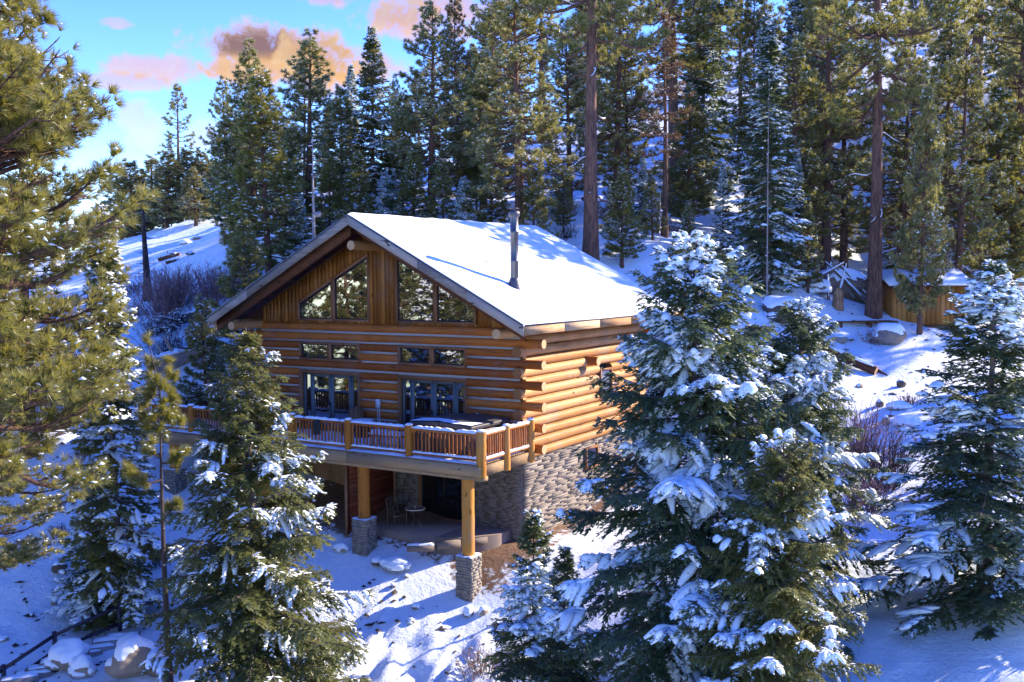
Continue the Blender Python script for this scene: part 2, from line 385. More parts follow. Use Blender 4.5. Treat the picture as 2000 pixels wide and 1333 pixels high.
def axis(lo, hi, dense_lo, dense_hi, step):
    a = [dense_lo]
    while a[-1] < dense_hi: a.append(a[-1]+step)
    s = step
    while a[-1] < hi: s *= 1.09; a.append(a[-1]+s)
    b = [dense_lo]; s = step
    while b[0] > lo: s *= 1.09; b.insert(0, b[0]-s)
    return np.array(b[:-1]+a)
gx = axis(-420, 420, -20, 14, .16); gy = axis(-260, 480, -14, 14, .16)
GX, GY = np.meshgrid(gx, gy, indexing='ij')
GZ = ground(GX.ravel(), GY.ravel())
mb = MB(); ny = len(gy); i, j = np.meshgrid(np.arange(len(gx)-1), np.arange(ny-1), indexing='ij'); a = (i*ny+j).ravel()
mb.add(np.stack([GX.ravel(), GY.ravel(), GZ], -1), np.stack([a, a+ny, a+ny+1, a+1], -1))
g = mb.obj('ground', GROUND, smooth=True); tag(g, 'snow covered hillside sloping down past the cabin', kind='structure')

# ------------------------------------------------------------------ the log cabin
XC, ZR, SL, EX, OV, LEN = -6.4, 8.52, .522, 1.19, 1.85, 10.5
def zt(x): return ZR-SL*abs(x-XC)
cab = thing('log_cabin', (-6.4, 0, -3.3), 'large two storey log cabin with snowy gable roof, pale chinking and stone base', 'cabin')
rc = np.random.default_rng(5)
def part(mb, name, mats, parent=cab, smooth=False, label=None):
    o = mb.obj(name, mats, parent, smooth)
    if label: o['label'] = label
    return o
# dark filler box added inside the walls to block light
mb = MB(); box(mb, (-12.7, .14, -3.6), (-.12, LEN-.1, 4.3)); V = [(-12.6, .16, 4.3), (-.2, .16, 4.3), (XC, .16, zt(XC)-.5)]
V += [(x, LEN-.12, z) for x, _, z in V]; mb.add(V, [(0, 2, 1), (3, 4, 5)]); part(mb, 'light_block', DARKIN)
WL = ((-10.60, -7.38), (-5.50, -2.32))
rows = [4.149-.376*k for k in range(12)]
for k, z in enumerate(rows):
    xe = .91 if k % 2 else .10; xs = -13.7 if k % 2 else -12.9
    spans = [(xs, xe)]
    if k in (2, 3) or k >= 5: spans = [(xs, WL[0][0]+.02), (WL[0][1]-.02, WL[1][0]+.02), (WL[1][1]-.02, xe)]
    for q, (a, b) in enumerate(spans):
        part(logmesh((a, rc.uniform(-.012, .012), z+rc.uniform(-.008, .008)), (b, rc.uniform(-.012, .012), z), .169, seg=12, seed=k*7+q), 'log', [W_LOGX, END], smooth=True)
for k in range(-1, 12):      # pale chinking between the courses
    z = rows[0]-.376*k-.188 if k >= 0 else rows[0]+.16
    if k == -1: continue
    spans = [(-12.8, -.05)]
    if k == 2 or k >= 5: spans = [(-12.8, WL[0][0]+.02), (WL[0][1]-.02, WL[1][0]+.02), (WL[1][1]-.02, -.05)]
    for a, b in spans: mb = MB(); box(mb, (a, -.074, z-.085), (b, .02, z+.085)); part(mb, 'chinking', CHINK)
# side walls
for X in (0., -12.8):
    for k in range(12):
        z = 3.85-.376*k; ys = -.36 if k % 2 else .02
        if X == 0. and 4 <= k <= 6: spans = ((ys, 5.88), (7.02, LEN+.35))
        else: spans = ((ys, LEN+.35),)
        for q, (a, b) in enumerate(spans):
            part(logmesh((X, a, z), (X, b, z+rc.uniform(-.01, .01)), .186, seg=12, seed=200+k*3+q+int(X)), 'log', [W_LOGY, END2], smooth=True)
    part(logmesh((X+.01, -1.75, 4.2), (X+.01, LEN+1.6, 4.2), .17, seed=300), 'plate_log', [W_LOGY, END], smooth=True)
for k in range(1, 12, 2): part(logmesh((-13.6, LEN, rows[k]), (.85, LEN, rows[k]), .158, seed=400+k), 'log', [W_LOGX, END], smooth=True)
for k in range(0, 12, 2): part(logmesh((-12.9, LEN, rows[k]), (.1, LEN, rows[k]), .158, seed=400+k), 'log', [W_LOGX, END], smooth=True)
part(logmesh((-.3, 4.89, 2.78), (.62, 4.89, 2.78), .185, seed=31), 'beam_end', [W_LOGX, END], smooth=True)
part(logmesh((XC, -1.74, 7.36), (XC, LEN+1.7, 7.36), .185, seed=32), 'ridge_log', [W_LOGY, END], smooth=True)
# gable boards round the upper windows
UW = [(-10.70, -8.80, 1), (-8.80, -6.93, 1), (-5.63, -3.76, 1), (-3.76, -1.93, 1)]
def wtop(x): return zt(x)-1.16
x = -12.75
while x < -.1:
    x2 = min(x+.205, -.06); a, b = x+.004, x2-.004
    segs = [(4.315, None)]
    inw = any(l-.01 < (a+b)/2 < r+.01 for l, r, _ in UW)
    if inw: segs = [(4.315, 4.42), (wtop, None)]
    for lo, hi in segs:
        za, zb = (lo(a), lo(b)) if callable(lo) else (lo, lo)
        ta, tb = (hi, hi) if hi else (zt(a)-.30, zt(b)-.30)
        if ta < za+.05 or tb < zb+.05: continue
        y = -.02+rc.uniform(-.008, .006)
        mb = MB(); hexa(mb, [(a, y, za), (a, y, ta), (a, y+.05, za), (a, y+.05, ta), (b, y, zb), (b, y, tb), (b, y+.05, zb), (b, y+.05, tb)]); part(mb, 'board', W_BOARD)
    x = x2
def pane(parent, P, mt=GLASS):
    mb = MB(); P = np.array(P, float); n = len(P); mb.add(np.vstack([P, P+(0, .02, 0)]), [tuple(range(n)), ] if n != 4 else [(0, 1, 2, 3)]); mb.obj('pane', mt, parent)
def wframe(parent, P, wd, dp, y, mt, name='frame'):
    """ring of bars round polygon P in the x-z plane, lying inside it"""
    mb = MB(); P = np.array(P, float); n = len(P); c = P.mean(0)
    Q = []
    for i in range(n):
        a, b, d = P[i-1], P[i], P[(i+1) % n]
        e1 = (b-a)/np.linalg.norm(b-a); e2 = (d-b)/np.linalg.norm(d-b); n1 = np.array([-e1[1], e1[0]]); n2 = np.array([-e2[1], e2[0]])
        if n1@(c-b) < 0: n1 = -n1
        if n2@(c-b) < 0: n2 = -n2
        h = n1+n2; Q.append(b+h*wd/(h@n1))
    Q = np.array(Q)
    for i in range(n):
        k = (i+1) % n
        hexa(mb, [(P[i][0], y, P[i][1]), (Q[i][0], y, Q[i][1]), (P[i][0], y+dp, P[i][1]), (Q[i][0], y+dp, Q[i][1]),
                  (P[k][0], y, P[k][1]), (Q[k][0], y, Q[k][1]), (P[k][0], y+dp, P[k][1]), (Q[k][0], y+dp, Q[k][1])])
    mb.obj(name, mt, parent); return Q
def window(P, y=-.09, fw=.09, sash=.035, label=None):
    P = np.array(P, float); mb = MB()
    o = thing_part('window', label)
    Q = wframe(o, P, fw, .15, y, W_TRIM)
    R = wframe(o, Q, sash, .06, y+.05, BLACKM, 'sash')
    mb = MB(); mb.add([(q[0], y+.085, q[1]) for q in R], [tuple(range(len(R)))]); mb.obj('pane', GLASS, o); return o
def thing_part(name, label=None, parent=cab):
    o = bpy.data.objects.new(name, None); COL.objects.link(o); o.parent = parent; o.empty_display_size = .1; ORG[o] = ORG[parent]
    if label: o['label'] = label
    return o
for l, r, _ in UW:
    window([(l, 4.40), (r, 4.40), (r, wtop(r)+.03), (l, wtop(l)+.03)])
for a, b in WL:
    mid = (a+b)/2
    window([(a, 2.79), (mid, 2.79), (mid, 3.55), (a, 3.55)], -.15, .10); window([(mid+.003, 2.79), (b, 2.79), (b, 3.55), (mid+.003, 3.55)], -.15, .10)
    d = thing_part('french_door'); wframe(d, [(a, .0), (b, .0), (b, 2.38), (a, 2.38)], .13, .19, -.17, W_TRIM, 'casing')
    u0, u1 = a+.13, b-.13; w1 = .42; dw = (u1-u0-2*w1)/2
    xs = [(u0, u0+w1, .07), (u0+w1+.012, u0+w1+dw-.006, .12), (u0+w1+dw+.006, u1-w1-.012, .12), (u1-w1, u1, .07)]
    for q, (l, r, fw) in enumerate(xs):
        yy = -.02 if q in (0, 3) else -.04
        nm = 'sidelight' if q in (0, 3) else 'door_leaf'
        R = wframe(d, [(l, .03), (r, .03), (r, 2.24), (l, 2.24)], fw, .06, yy, DOORP, nm)
        mb = MB(); mb.add([(c[0], yy+.035, c[1]) for c in R], [(0, 1, 2, 3)]); mb.obj('pane', GLASS, d)
        if q == 1:
            mb = MB(); box(mb, (r-.09, yy-.05, .95), (r-.03, yy-.004, 1.12)); mb.obj('handle', BLACKM, d)
# side wall window (upper) and a smaller one in the stone below
def yzwin(y0, y1, z0, z1, X, fw=.09):
    o = thing_part('window'); mb = MB()
    for lo, hi in (((X, y0, z0), (X+.12, y0+fw, z1)), ((X, y1-fw, z0), (X+.12, y1, z1)), ((X, y0+fw, z0), (X+.12, y1-fw, z0+fw)), ((X, y0+fw, z1-fw), (X+.12, y1-fw, z1))): box(mb, lo, hi)
    mb.obj('frame', W_TRIM, o); mb = MB(); mb.add([(X+.06, y0+fw, z0+fw), (X+.06, y1-fw, z0+fw), (X+.06, y1-fw, z1-fw), (X+.06, y0+fw, z1-fw)], [(0, 1, 2, 3)]); mb.obj('pane', GLASS, o)
yzwin(5.9, 7.0, 1.18, 2.36, .10); yzwin(4.7, 5.8, -1.6, -.72, .06)
# electrical disconnect box with conduits
o = thing_part('outlet_box'); mb = MB(); box(mb, (-6.52, -.27, 1.06), (-6.33, -.17, 1.40)); mb.obj('cover', WHITEP, o)
for dx in (-.045, .045): mb = MB(); tube(mb, [(-6.42+dx, -.2, .05), (-6.42+dx, -.2, 1.06)], .014, 6); mb.obj('conduit', WHITEP, o)

# roof
def sheet(mb, x0, x1, y0, y1, off0, off1, mi=0, nx=1, ny=1, h=None):
    hexa(mb, [(x, y, zt(x)+o) for x in (x0, x1) for y in (y0, y1) for o in (off0, off1)], mi)
Y0, Y1 = -OV, LEN+OV
for s in (-1, 1):
    x0, x1 = XC+s*.0, XC+s*(6.4+EX)
    lo, hi = min(x0, x1), max(x0, x1)
    mb = MB(); sheet(mb, lo, hi, Y0+.02, Y1-.02, -.16, -.045); part(mb, 'roof_deck', FLASH)
    nb_ = 14                                                       # soffit planks seen under the front overhang
    for q in range(nb_):
        a = lo+(hi-lo)*q/nb_+.005; b = lo+(hi-lo)*(q+1)/nb_-.005
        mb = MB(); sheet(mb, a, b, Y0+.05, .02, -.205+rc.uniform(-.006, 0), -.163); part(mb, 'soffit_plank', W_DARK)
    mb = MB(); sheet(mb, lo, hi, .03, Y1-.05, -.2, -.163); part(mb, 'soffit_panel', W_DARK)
    for yy in (Y0-.05, Y1):                                        # weathered rake fascia of three lengths
        cut = [0, .42, .70, 1.]
        for q in range(3):
            a = x0+(x1-x0)*cut[q]; b = x0+(x1-x0)*cut[q+1]-s*.006; dy = rc.uniform(-.004, .004)
            mb = MB(); sheet(mb, min(a, b), max(a, b), yy+dy, yy+.05+dy, -.40, -.035); part(mb, 'fascia_board', W_GREY)
    mb = MB(); sheet(mb, lo+.02, hi-.02, Y0-.075, Y0-.052, -.06, .0); part(mb, 'drip_edge', FLASH)
    mb = MB(); sheet(mb, lo+.1, hi-.25, -1.5, -1.36, -.66, -.21); part(mb, 'barge_rafter', W_DARK)
    xe = x1; 
    ys = np.linspace(Y0, Y1, 6)
    for q in range(5):                                             # eave fascia
        mb = MB(); a, b = sorted((xe-s*.04, xe+s*.012)); zz = zt(x1); box(mb, (a, ys[q]+.003, zz-.37), (b, ys[q+1]-.003, zz-.04)); part(mb, 'eave_board', W_FASY)
    mb = MB(); a, b = sorted((xe-s*.02, xe+s*.035)); box(mb, (a, Y0, zz-.06), (b, Y1, zz-.01)); part(mb, 'drip_edge', FLASH)
    if s > 0:
        for yy in np.arange(-1.5, Y1-.2, .62):
            mb = MB(); a, b = .16, .16+1.26
            hexa(mb, [(xx, y_, zt(xx)+o_) for xx in (-.5, 1.13) for y_ in (yy, yy+.075) for o_ in (-.42, -.205)]); part(mb, 'rafter_tail', W_FASY)
# snow blanket
for s in (-1, 1):
    mb = MB(); nx, nyy = 60, 80
    xs = np.linspace(XC, XC+s*(6.4+EX+.02), nx); ys = np.linspace(Y0-.05, Y1+.02, nyy)
    A, B = np.meshgrid(xs, ys, indexing='ij'); edge = np.minimum.reduce([np.abs(A-xs[-1]), B-ys[0], ys[-1]-B])
    th = .02+.075*np.clip(edge/.25, 0, 1)**.5*(1+.25*vnoise(A, B, 1.2, 9))+.02*vnoise(A, B, .5, 10)*np.clip(edge/.3, 0, 1)
    th *= 1-.9*np.exp(-(((A+1.09)/.28)**2+((B-1.25)/.35)**2))
    Z = ZR-SL*np.abs(A-XC)+th-.03*np.exp(-np.abs(A-XC)/.2)
    i, j = np.meshgrid(np.arange(nx-1), np.arange(nyy-1), indexing='ij'); a = (i*nyy+j).ravel(); F = np.stack([a, a+nyy, a+nyy+1, a+1], -1)
    if s < 0: F = F[:, ::-1]
    mb.add(np.stack([A.ravel(), B.ravel(), Z.ravel()], -1), F)
    E1 = np.stack([A[-1], B[-1], Z[-1]], -1); E2 = E1.copy(); E2[:, 2] = ZR-SL*np.abs(E1[:, 0]-XC)-.045
    E3 = np.stack([A[:, 0], B[:, 0], Z[:, 0]], -1); E4 = E3.copy(); E4[:, 2] = ZR-SL*np.abs(E3[:, 0]-XC)-.045
    for P, Q in ((E1, E2), (E3, E4)):
        n = len(P); k = np.arange(n-1); mb.add(np.vstack([P, Q]), np.stack([k, k+1, k+1+n, k+n], -1))
    part(mb, 'snow_cover', SNOW, smooth=True)
# flue with cap, storm collar, cricket and stays
cx, cy, cz = -1.09, 1.31, zt(-1.09)
fl = thing_part('chimney')
mb = MB()
pr = [(cz-.2, .155), (cz+.95, .155), (cz+.96, .162), (cz+1.0, .162), (cz+1.01, .155), (cz+2.02, .155), (cz+2.03, .165), (cz+2.10, .165), (cz+2.11, .155), (cz+2.62, .155)]
tube(mb, [(cx, cy, z) for z, _ in pr], [r for _, r in pr], 20); mb.obj('pipe', METAL, fl, True)
mb = MB(); tube(mb, [(cx, cy, cz+z) for z in (2.62, 2.66, 2.80, 2.84)], [.155, .21, .21, .16], 16, 0, 0); mb.obj('cap', FLASH, fl, False)
mb = MB(); tube(mb, [(cx, cy, cz+z) for z in (2.90, 2.93, 2.97)], [.05, .22, .02], 16, 0, 0); mb.obj('rain_hat', FLASH, fl)
mb = MB(); tube(mb, [(cx, cy, cz+z) for z in (-.25, .12, .34, .36)], [.36, .25, .18, .16], 12); mb.obj('flashing', FLASH, fl)
A_ = np.array((cx, cy, cz+1.75))
def zr_(x, y): return np.array((x, y, zt(x)+.09))
mid_ = .55*A_+.45*zr_(-4.1, 1.0)+np.array((0, 0, -.05))
for P in ([A_, mid_, zr_(-4.1, 1.0)], [A_-np.array((0, 0, .35)), .5*A_+.5*zr_(-2.9, 2.2)-np.array((0, 0, .45)), zr_(-2.9, 2.2)], [zr_(-2.9, 2.2), zr_(-2.3, 1.6)+np.array((0, 0, .2)), zr_(-2.4, .6)]):
    mb = MB(); tube(mb, P, .011, 5); mb.obj('stay', BRONZE, fl)

# stone storey: ledger stones laid one by one
stones = []
def stonewall(plane, u0, u1, z0, z1, holes, out, rh=.112):
    z = z0
    while z < z1-.03:
        h = min(rc.choice((.055, .075, .105)), z1-z); u = u0-rc.uniform(0, .3)
        while u < u1:
            l = rc.uniform(.25, .80) if plane == 'x' else rc.uniform(.5, 1.3); a, b = max(u, u0), min(u+l, u1); u += l
            if b-a < .05: continue
            if any(a < hb and b > ha and z < hz1 and z+h > hz0 for ha, hb, hz0, hz1 in holes):
                for ha, hb, hz0, hz1 in holes:
                    if z < hz1 and z+h > hz0:
                        if a < ha < b: b = ha
                        elif a < hb < b: a = hb
                        elif a >= ha and b <= hb: a = b
                if b-a < .04: continue
            stones.append((plane, a+.004, b-.004, z+.004, z+h-.004, out+rc.uniform(0, .02 if plane == 'x' else .006)))
        z += h
stonewall('x', -5.75, -.0, -3.38, -.42, [(-4.66, -2.36, -3.5, -.85)], .05)
stonewall('y', .0, LEN, -3.45, -.40, [(4.7, 5.8, -1.6, -.72)], .05)
mb = MB(); box(mb, (-5.8, .0, -3.6), (-4.66, .15, -.42)); box(mb, (-2.36, 0, -3.6), (-.0, .15, -.42)); box(mb, (-4.66, 0, -.85), (-2.36, .15, -.42)); box(mb, (-.13, .15, -3.6), (.03, LEN, -.4)); part(mb, 'mortar_bed', MORTAR)
def stone_box(mb, s):
    pl, a, b, z0, z1, o = s; j = lambda: rc.uniform(-.008, .008)
    if pl == 'x': box(mb, (a, -o, z0), (b, .02, z1), 0, .003, rc)
    else: box(mb, (-.02, a, z0), (o+.02, b, z1), 0, .003, rc)
def dist(s):
    c = np.array(((s[1]+s[2])/2, 0, (s[3]+s[4])/2) if s[0] == 'x' else (0, (s[1]+s[2])/2, (s[3]+s[4])/2)); return np.linalg.norm(c-CAM)+(0 if c[2] > -3.4 else 0)
vis = sorted(stones, key=lambda s: dist(s)-(3 if s[0] == 'x' else 0))
for s in vis[:300]: mb = MB(); stone_box(mb, s); part(mb, 'stone', S_WALL)
mb = MB()
for s in vis[300:]: stone_box(mb, s)
o = part(mb, 'stonework', S_WALL); o['kind'] = 'stuff'
# sliding glass door in the stone storey
sd = thing_part('sliding_door'); wframe(sd, [(-4.66, -3.1), (-2.36, -3.1), (-2.36, -.85), (-4.66, -.85)], .11, .16, -.06, W_TRIM, 'casing')
for l, r, yy in ((-4.55, -3.5, .01), (-3.55, -2.47, .04)):
    R = wframe(sd, [(l, -3.02), (r, -3.02), (r, -.96), (l, -.96)], .06, .03, yy, BLACKM, 'door_panel')
    mb = MB(); mb.add([(c[0], yy+.02, c[1]) for c in R], [(0, 1, 2, 3)]); mb.obj('pane', GLASSD, sd)
mb = MB(); box(mb, (-3.57, -.02, -2.2), (-3.54, .008, -1.9)); mb.obj('handle', BLACKM, sd)
# plain boarded wall further left and the red board partition that screens the patio
x = -12.75
while x < -5.95:
    mb = MB(); box(mb, (x, -.03+rc.uniform(-.006, .006), -3.6), (x+1.19, .04, -.42)); part(mb, 'wall_panel', W_PLY); x += 1.2
zq = -3.25
while zq < -.5:
    mb = MB(); box(mb, (-5.90, -2.75, zq), (-5.86, -.04, zq+.175)); part(mb, 'partition_board', W_RED); zq += .18
for yy in (-2.83, -2.74):
    mb = MB(); box(mb, (-5.96, yy, -3.4), (-5.86, yy+.07, -.5)); part(mb, 'partition_post', W_PLY)

# ------------------------------------------------------------------ deck
DX0, DX1, DY = -16.3, .565, -3.457
dk = thing('wooden_deck', (-5, -3.4, -3.5), 'wrap around timber deck with log posts and baluster railing across the cabin front', 'deck')
def dpart(mb, name, mats, smooth=False): return mb.obj(name, mats, dk, smooth)
yy = DY-.19
while yy < -.2:
    mb = MB(); box(mb, (DX0+.05, yy, -.045), (DX1-.1, yy+.132, 0)); dpart(mb, 'deck_plank', W_BEAM); yy += .14
yy = -.2
while yy < 3.0:
    mb = MB(); box(mb, (DX0+.05, yy, -.045), (-13.0, yy+.132, 0)); dpart(mb, 'deck_plank', W_BEAM); yy += .14
xs_ = [DX0, -13.3, -10.6, -7.88, -5.16, -2.455, DX1-.06]
for q in range(3):                                                  # front rim beam in three lengths
    a, b = (DX0, -10.6, -5.16, DX1+.02)[q:q+2]
    mb = MB(); box(mb, (a+.003, DY-.20, -.40), (b-.003, DY-.09, -.05), 0, .004, rc); dpart(mb, 'rim_beam', W_BEAM)
mb = MB(); box(mb, (DX0, DY-.1, -.55), (DX1+.05, DY+.2, -.405)); dpart(mb, 'carrier_beam', W_BEAM)
for a, b in ((DY-.08, -1.98), (-1.97, -.1)): mb = MB(); box(mb, (DX1-.08, a, -.40), (DX1+.0, b, -.05)); dpart(mb, 'side_beam', W_BEAM)
mb = MB(); box(mb, (DX0-.02, DY+.1, -.40), (DX0+.07, 3, -.05)); dpart(mb, 'side_beam', W_BEAM)
for xx in np.arange(-15.5, .2, 1.2): mb = MB(); box(mb, (xx, DY+.22, -.33), (xx+.07, -.2, -.05)); dpart(mb, 'joist', W_DARK)
def post(x, y, r, z0=-.36, z1=1.1, seed=0):
    mb = MB(); rg = np.random.default_rng(seed); zz = np.linspace(z0, z1, 7); tube(mb, [(x+rg.uniform(-.006, .006), y, z) for z in zz], r*(1+rg.uniform(-.03, .03, 7)), 14, 0, 1)
    dpart(mb, 'post', [W_POST, END], True)
    mb = MB(); tube(mb, [(x, y, z1+q) for q in (0, .03, .06, .075)], [r*.98, r*1.02, r*.7, .01], 12, 0, 0); dpart(mb, 'snow_cap', SNOW, True)
runs = []
for q, xx in enumerate(xs_):
    post(xx+(.07 if q == 0 else 0), DY-.03, .165 if q in (0, 6) else .135, -.42 if q in (0, 6) else -.2, seed=q)
for q, yy in enumerate((-1.98, -.33)): post(DX1-.02, yy, .135, -.42, seed=20+q)
for q, yy in enumerate((-.3, 2.95)): post(DX0+.07, yy, .135, -.3, seed=30+q)
P3 = lambda x, y: np.array((x, y))
for q in range(6): runs.append((P3(xs_[q], DY), P3(xs_[q+1], DY), .165))
for a, b in ((DY, -1.98), (-1.98, -.33)): runs.append((P3(DX1-.04, a), P3(DX1-.04, b), .16))
for a, b in ((DY, -.3), (-.3, 2.95)): runs.append((P3(DX0+.07, a), P3(DX0+.07, b), .165))
def lumpy(mb, a, b, z, wd, th, rg, n=16, gaps=0.):
    """ridge of snow lying along a rail"""
    t_ = np.linspace(0, 1, n)[:, None]; c = np.array((*a, z))*(1-t_)+np.array((*b, z))*t_
    d = (b-a)/np.linalg.norm(b-a); s = np.array((-d[1], d[0], 0))
    h = th*(.7+.6*rg.random(n)); ww = wd*(.85+.3*rg.random(n))/2
    if gaps: g_ = rg.random(n) < gaps; h[g_] = .004; ww[g_] *= .5
    h[0] = h[-1] = .004
    V = np.stack([c-s*ww[:, None], c-s*ww[:, None]*.7+np.array((0, 0, 1))*h[:, None], c+s*ww[:, None]*.7+np.array((0, 0, 1))*h[:, None], c+s*ww[:, None]], 1).reshape(-1, 3)
    i = np.arange(n-1)[:, None]*4; j = np.arange(3)[None]; mb.add(V, np.stack([i+j, i+j+1, i+j+5, i+j+4], -1).reshape(-1, 4))
rg = np.random.default_rng(77)
bal_mesh = None
for (a, b, sp) in runs:
    L = np.linalg.norm(b-a); d = (b-a)/L; a2, b2 = a+d*.12, b-d*.12
    mb = MB(); tube(mb, [(*(a2), .97), (*((a2+b2)/2), .965), (*(b2), .97)], .07, 8, 0, 0, squash=.75); dpart(mb, 'top_rail', W_RAIL, True)
    mb = MB(); tube(mb, [(*(a2), .13), (*(b2), .13)], .055, 8, 0, 0, squash=.8); dpart(mb, 'bottom_rail', W_RAIL, True)
    mb = MB(); lumpy(mb, a2, b2, 1.015, .17, .075, rg, 26, .06); dpart(mb, 'rail_snow', SNOW, True)
    mb = MB(); lumpy(mb, a2, b2, .17, .12, .06, rg, int(L/sp)*2+1); dpart(mb, 'rail_snow', SNOW, True)
    n = int(L/sp)
    for k in range(n):
        t_ = (k+.5)/n; c = a2*(1-t_)+b2*t_
        if bal_mesh is None:
            mb = MB(); tube(mb, [(0, 0, .15), (0, 0, .5), (0, 0, .93)], [.033, .039, .033], 8); bal_mesh = mb.mesh('baluster', [W_RAIL], True)
        o = bpy.data.objects.new('baluster', bal_mesh); COL.objects.link(o); o.parent = dk; lx = ORG[dk]; o.location = (c[0]-lx[0]+rg.uniform(-.008, .008), c[1]-lx[1], -lx[2]); o.rotation_euler = (rg.uniform(-.012, .012), rg.uniform(-.012, .012), rg.uniform(0, 3))
# snow on the deck floor
mb = MB()
for (x0, x1, y0, y1) in ((DX0+.1, DX1-.12, DY-.19, -.45), (DX0+.1, -13.1, -.45, 2.9)):
    nx, nyy = int((x1-x0)/.12), int((y1-y0)/.12); xs = np.linspace(x0, x1, nx); ys = np.linspace(y0, y1, nyy); A, B = np.meshgrid(xs, ys, indexing='ij')
    edge = np.minimum.reduce([A-x0, x1-A, B-y0, y1-B]); th = .012+np.clip(edge/.06, 0, 1)*(.05+.03*vnoise(A, B, .5, 11)+.015*vnoise(A, B, .2, 12))
    th = np.where(B > -.9, th-np.clip((B+.9)/.5, 0, 1)*.07, th)
    i, j = np.meshgrid(np.arange(nx-1), np.arange(nyy-1), indexing='ij'); a = (i*nyy+j).ravel(); mb.add(np.stack([A.ravel(), B.ravel(), th.ravel()], -1), np.stack([a, a+nyy, a+nyy+1, a+1], -1))
dpart(mb, 'snow_cover', SNOW, True)
# log columns on stone piers carry the deck
def column(x, y, ztop, zb, seed):
    rg = np.random.default_rng(seed); zz = np.linspace(ztop-.02, -.42, 8); mb = MB()
    tube(mb, [(x+rg.uniform(-.008, .008), y, z) for z in zz], .215*(1+rg.uniform(-.02, .02, 8)), 18, 0, 1); dpart(mb, 'log_column', [W_POST, END], True)
    pier = thing_part('stone_pier', None, dk); h2 = .31
    mb = MB(); box(mb, (x-h2+.03, y-h2+.03, zb-.4), (x+h2-.03, y+h2-.03, ztop-.005)); mb.obj('mortar_bed', MORTAR, pier)
    z = ztop
    while z > zb-.3:
        h = rg.choice((.085, .105, .13)); z0 = z-h
        for side in range(4):
            u = -h2+rg.uniform(-.2, 0)
            while u < h2:
                l = rg.uniform(.16, .42); a, b = max(u, -h2), min(u+l, h2); u += l
                if b-a < .05: continue
                o_ = h2+rg.uniform(0, .03); a += .005; b -= .005
                mb = MB()
                if side == 0: box(mb, (x+a, y-o_, z0+.005), (x+b, y-h2+.05, z-.005), 0, .006, rg)
                elif side == 1: box(mb, (x+h2-.05, y+a, z0+.005), (x+o_, y+b, z-.005), 0, .006, rg)
                elif side == 2: box(mb, (x+a, y+h2-.05, z0+.005), (x+b, y+o_, z-.005), 0, .006, rg)
                else: box(mb, (x-o_, y+a, z0+.005), (x-h2+.05, y+b, z-.005), 0, .006, rg)
                if side < 2 or z > ztop-.2: mb.obj('stone', S_PIER, pier)
        z = z0
    n = 14; A, B = np.meshgrid(np.linspace(-h2-.02, h2+.02, n), np.linspace(-h2-.02, h2+.02, n), indexing='ij'); r_ = np.minimum(h2+.02-np.abs(A), h2+.02-np.abs(B))
    Z = ztop+.004+np.clip(r_/.06, 0, 1)**.5*.05*np.clip((np.hypot(A, B)-.2)/.12, .1, 1)
    i, j = np.meshgrid(np.arange(n-1), np.arange(n-1), indexing='ij'); a = (i*n+j).ravel(); mb = MB(); mb.add(np.stack([(A+x).ravel(), (B+y).ravel(), Z.ravel()], -1), np.stack([a, a+n, a+n+1, a+1], -1)); mb.obj('snow_cap', SNOW, pier, True)
column(-.20, -3.25, -3.18, -4.9, 1); column(-4.69, -3.25, -2.46, -3.7, 2); column(-9.6, -3.25, -2.2, -3.6, 3); column(-14.6, -3.25, -1.6, -2.6, 4)

# patio slab and its timber edging
mb = MB(); box(mb, (-5.85, -2.4, -3.5), (-2.2, -.02, -3.03)); P = [(-2.2, -2.4), (-1.2, -1.9), (-.5, -1.0), (-.4, -.02), (-2.2, -.02)]
mb.add([(x, y, -3.03) for x, y in P]+[(x, y, -3.7) for x, y in P], [(4, 3, 2, 1, 0)]); mb.add([(x, y, -3.032) for x, y in P]+[(x, y, -3.7) for x, y in P], [(i, (i+1) % 5, (i+1) % 5+5, i+5) for i in range(5)]); pa = mb.obj('patio', CONC); tag(pa, 'bare brown concrete patio slab beneath the deck', kind='structure')

# ------------------------------------------------------------------ conifers: numpy builders for trunk, limbs, needles and snow
def unit(v): return v/np.maximum(np.linalg.norm(v, axis=-1, keepdims=True), 1e-9)
def sphere(rg, n): return unit(rg.normal(size=(n, 3)))
def n3(P, s, ph):
    x, y, z = (P/s).T; return (np.sin(x*1.7+ph+1.3*np.sin(y*1.1))+np.sin(y*1.9+ph*2+1.2*np.sin(z*1.3))+np.sin(z*2.1+ph*3+1.1*np.sin(x*.9)))/3
def limbs(mb, polys, radii, n=5):
    """many thin tapered tubes at once: polys (m,k,3), radii (m,k)"""
    P = np.asarray(polys); m_, k, _ = P.shape; T = unit(np.gradient(P, axis=1)); ref = np.where(np.abs(T[..., 2:]) < .9, np.array([0, 0, 1.]), np.array([1., 0, 0]))
    S = unit(np.cross(T, ref)); U = np.cross(S, T); a = np.arange(n)*2*math.pi/n
    V = P[:, :, None]+(S[:, :, None]*np.cos(a)[None, None, :, None]+U[:, :, None]*np.sin(a)[None, None, :, None])*np.asarray(radii)[:, :, None, None]
    b = (np.arange(m_)*k*n)[:, None, None]; i = (np.arange(k-1)*n)[None, :, None]; j = np.arange(n)[None, None]; j2 = (j+1) % n
    mb.add(V.reshape(-1, 3), np.stack([b+i+j, b+i+j2, b+i+n+j2, b+i+n+j], -1).reshape(-1, 4))
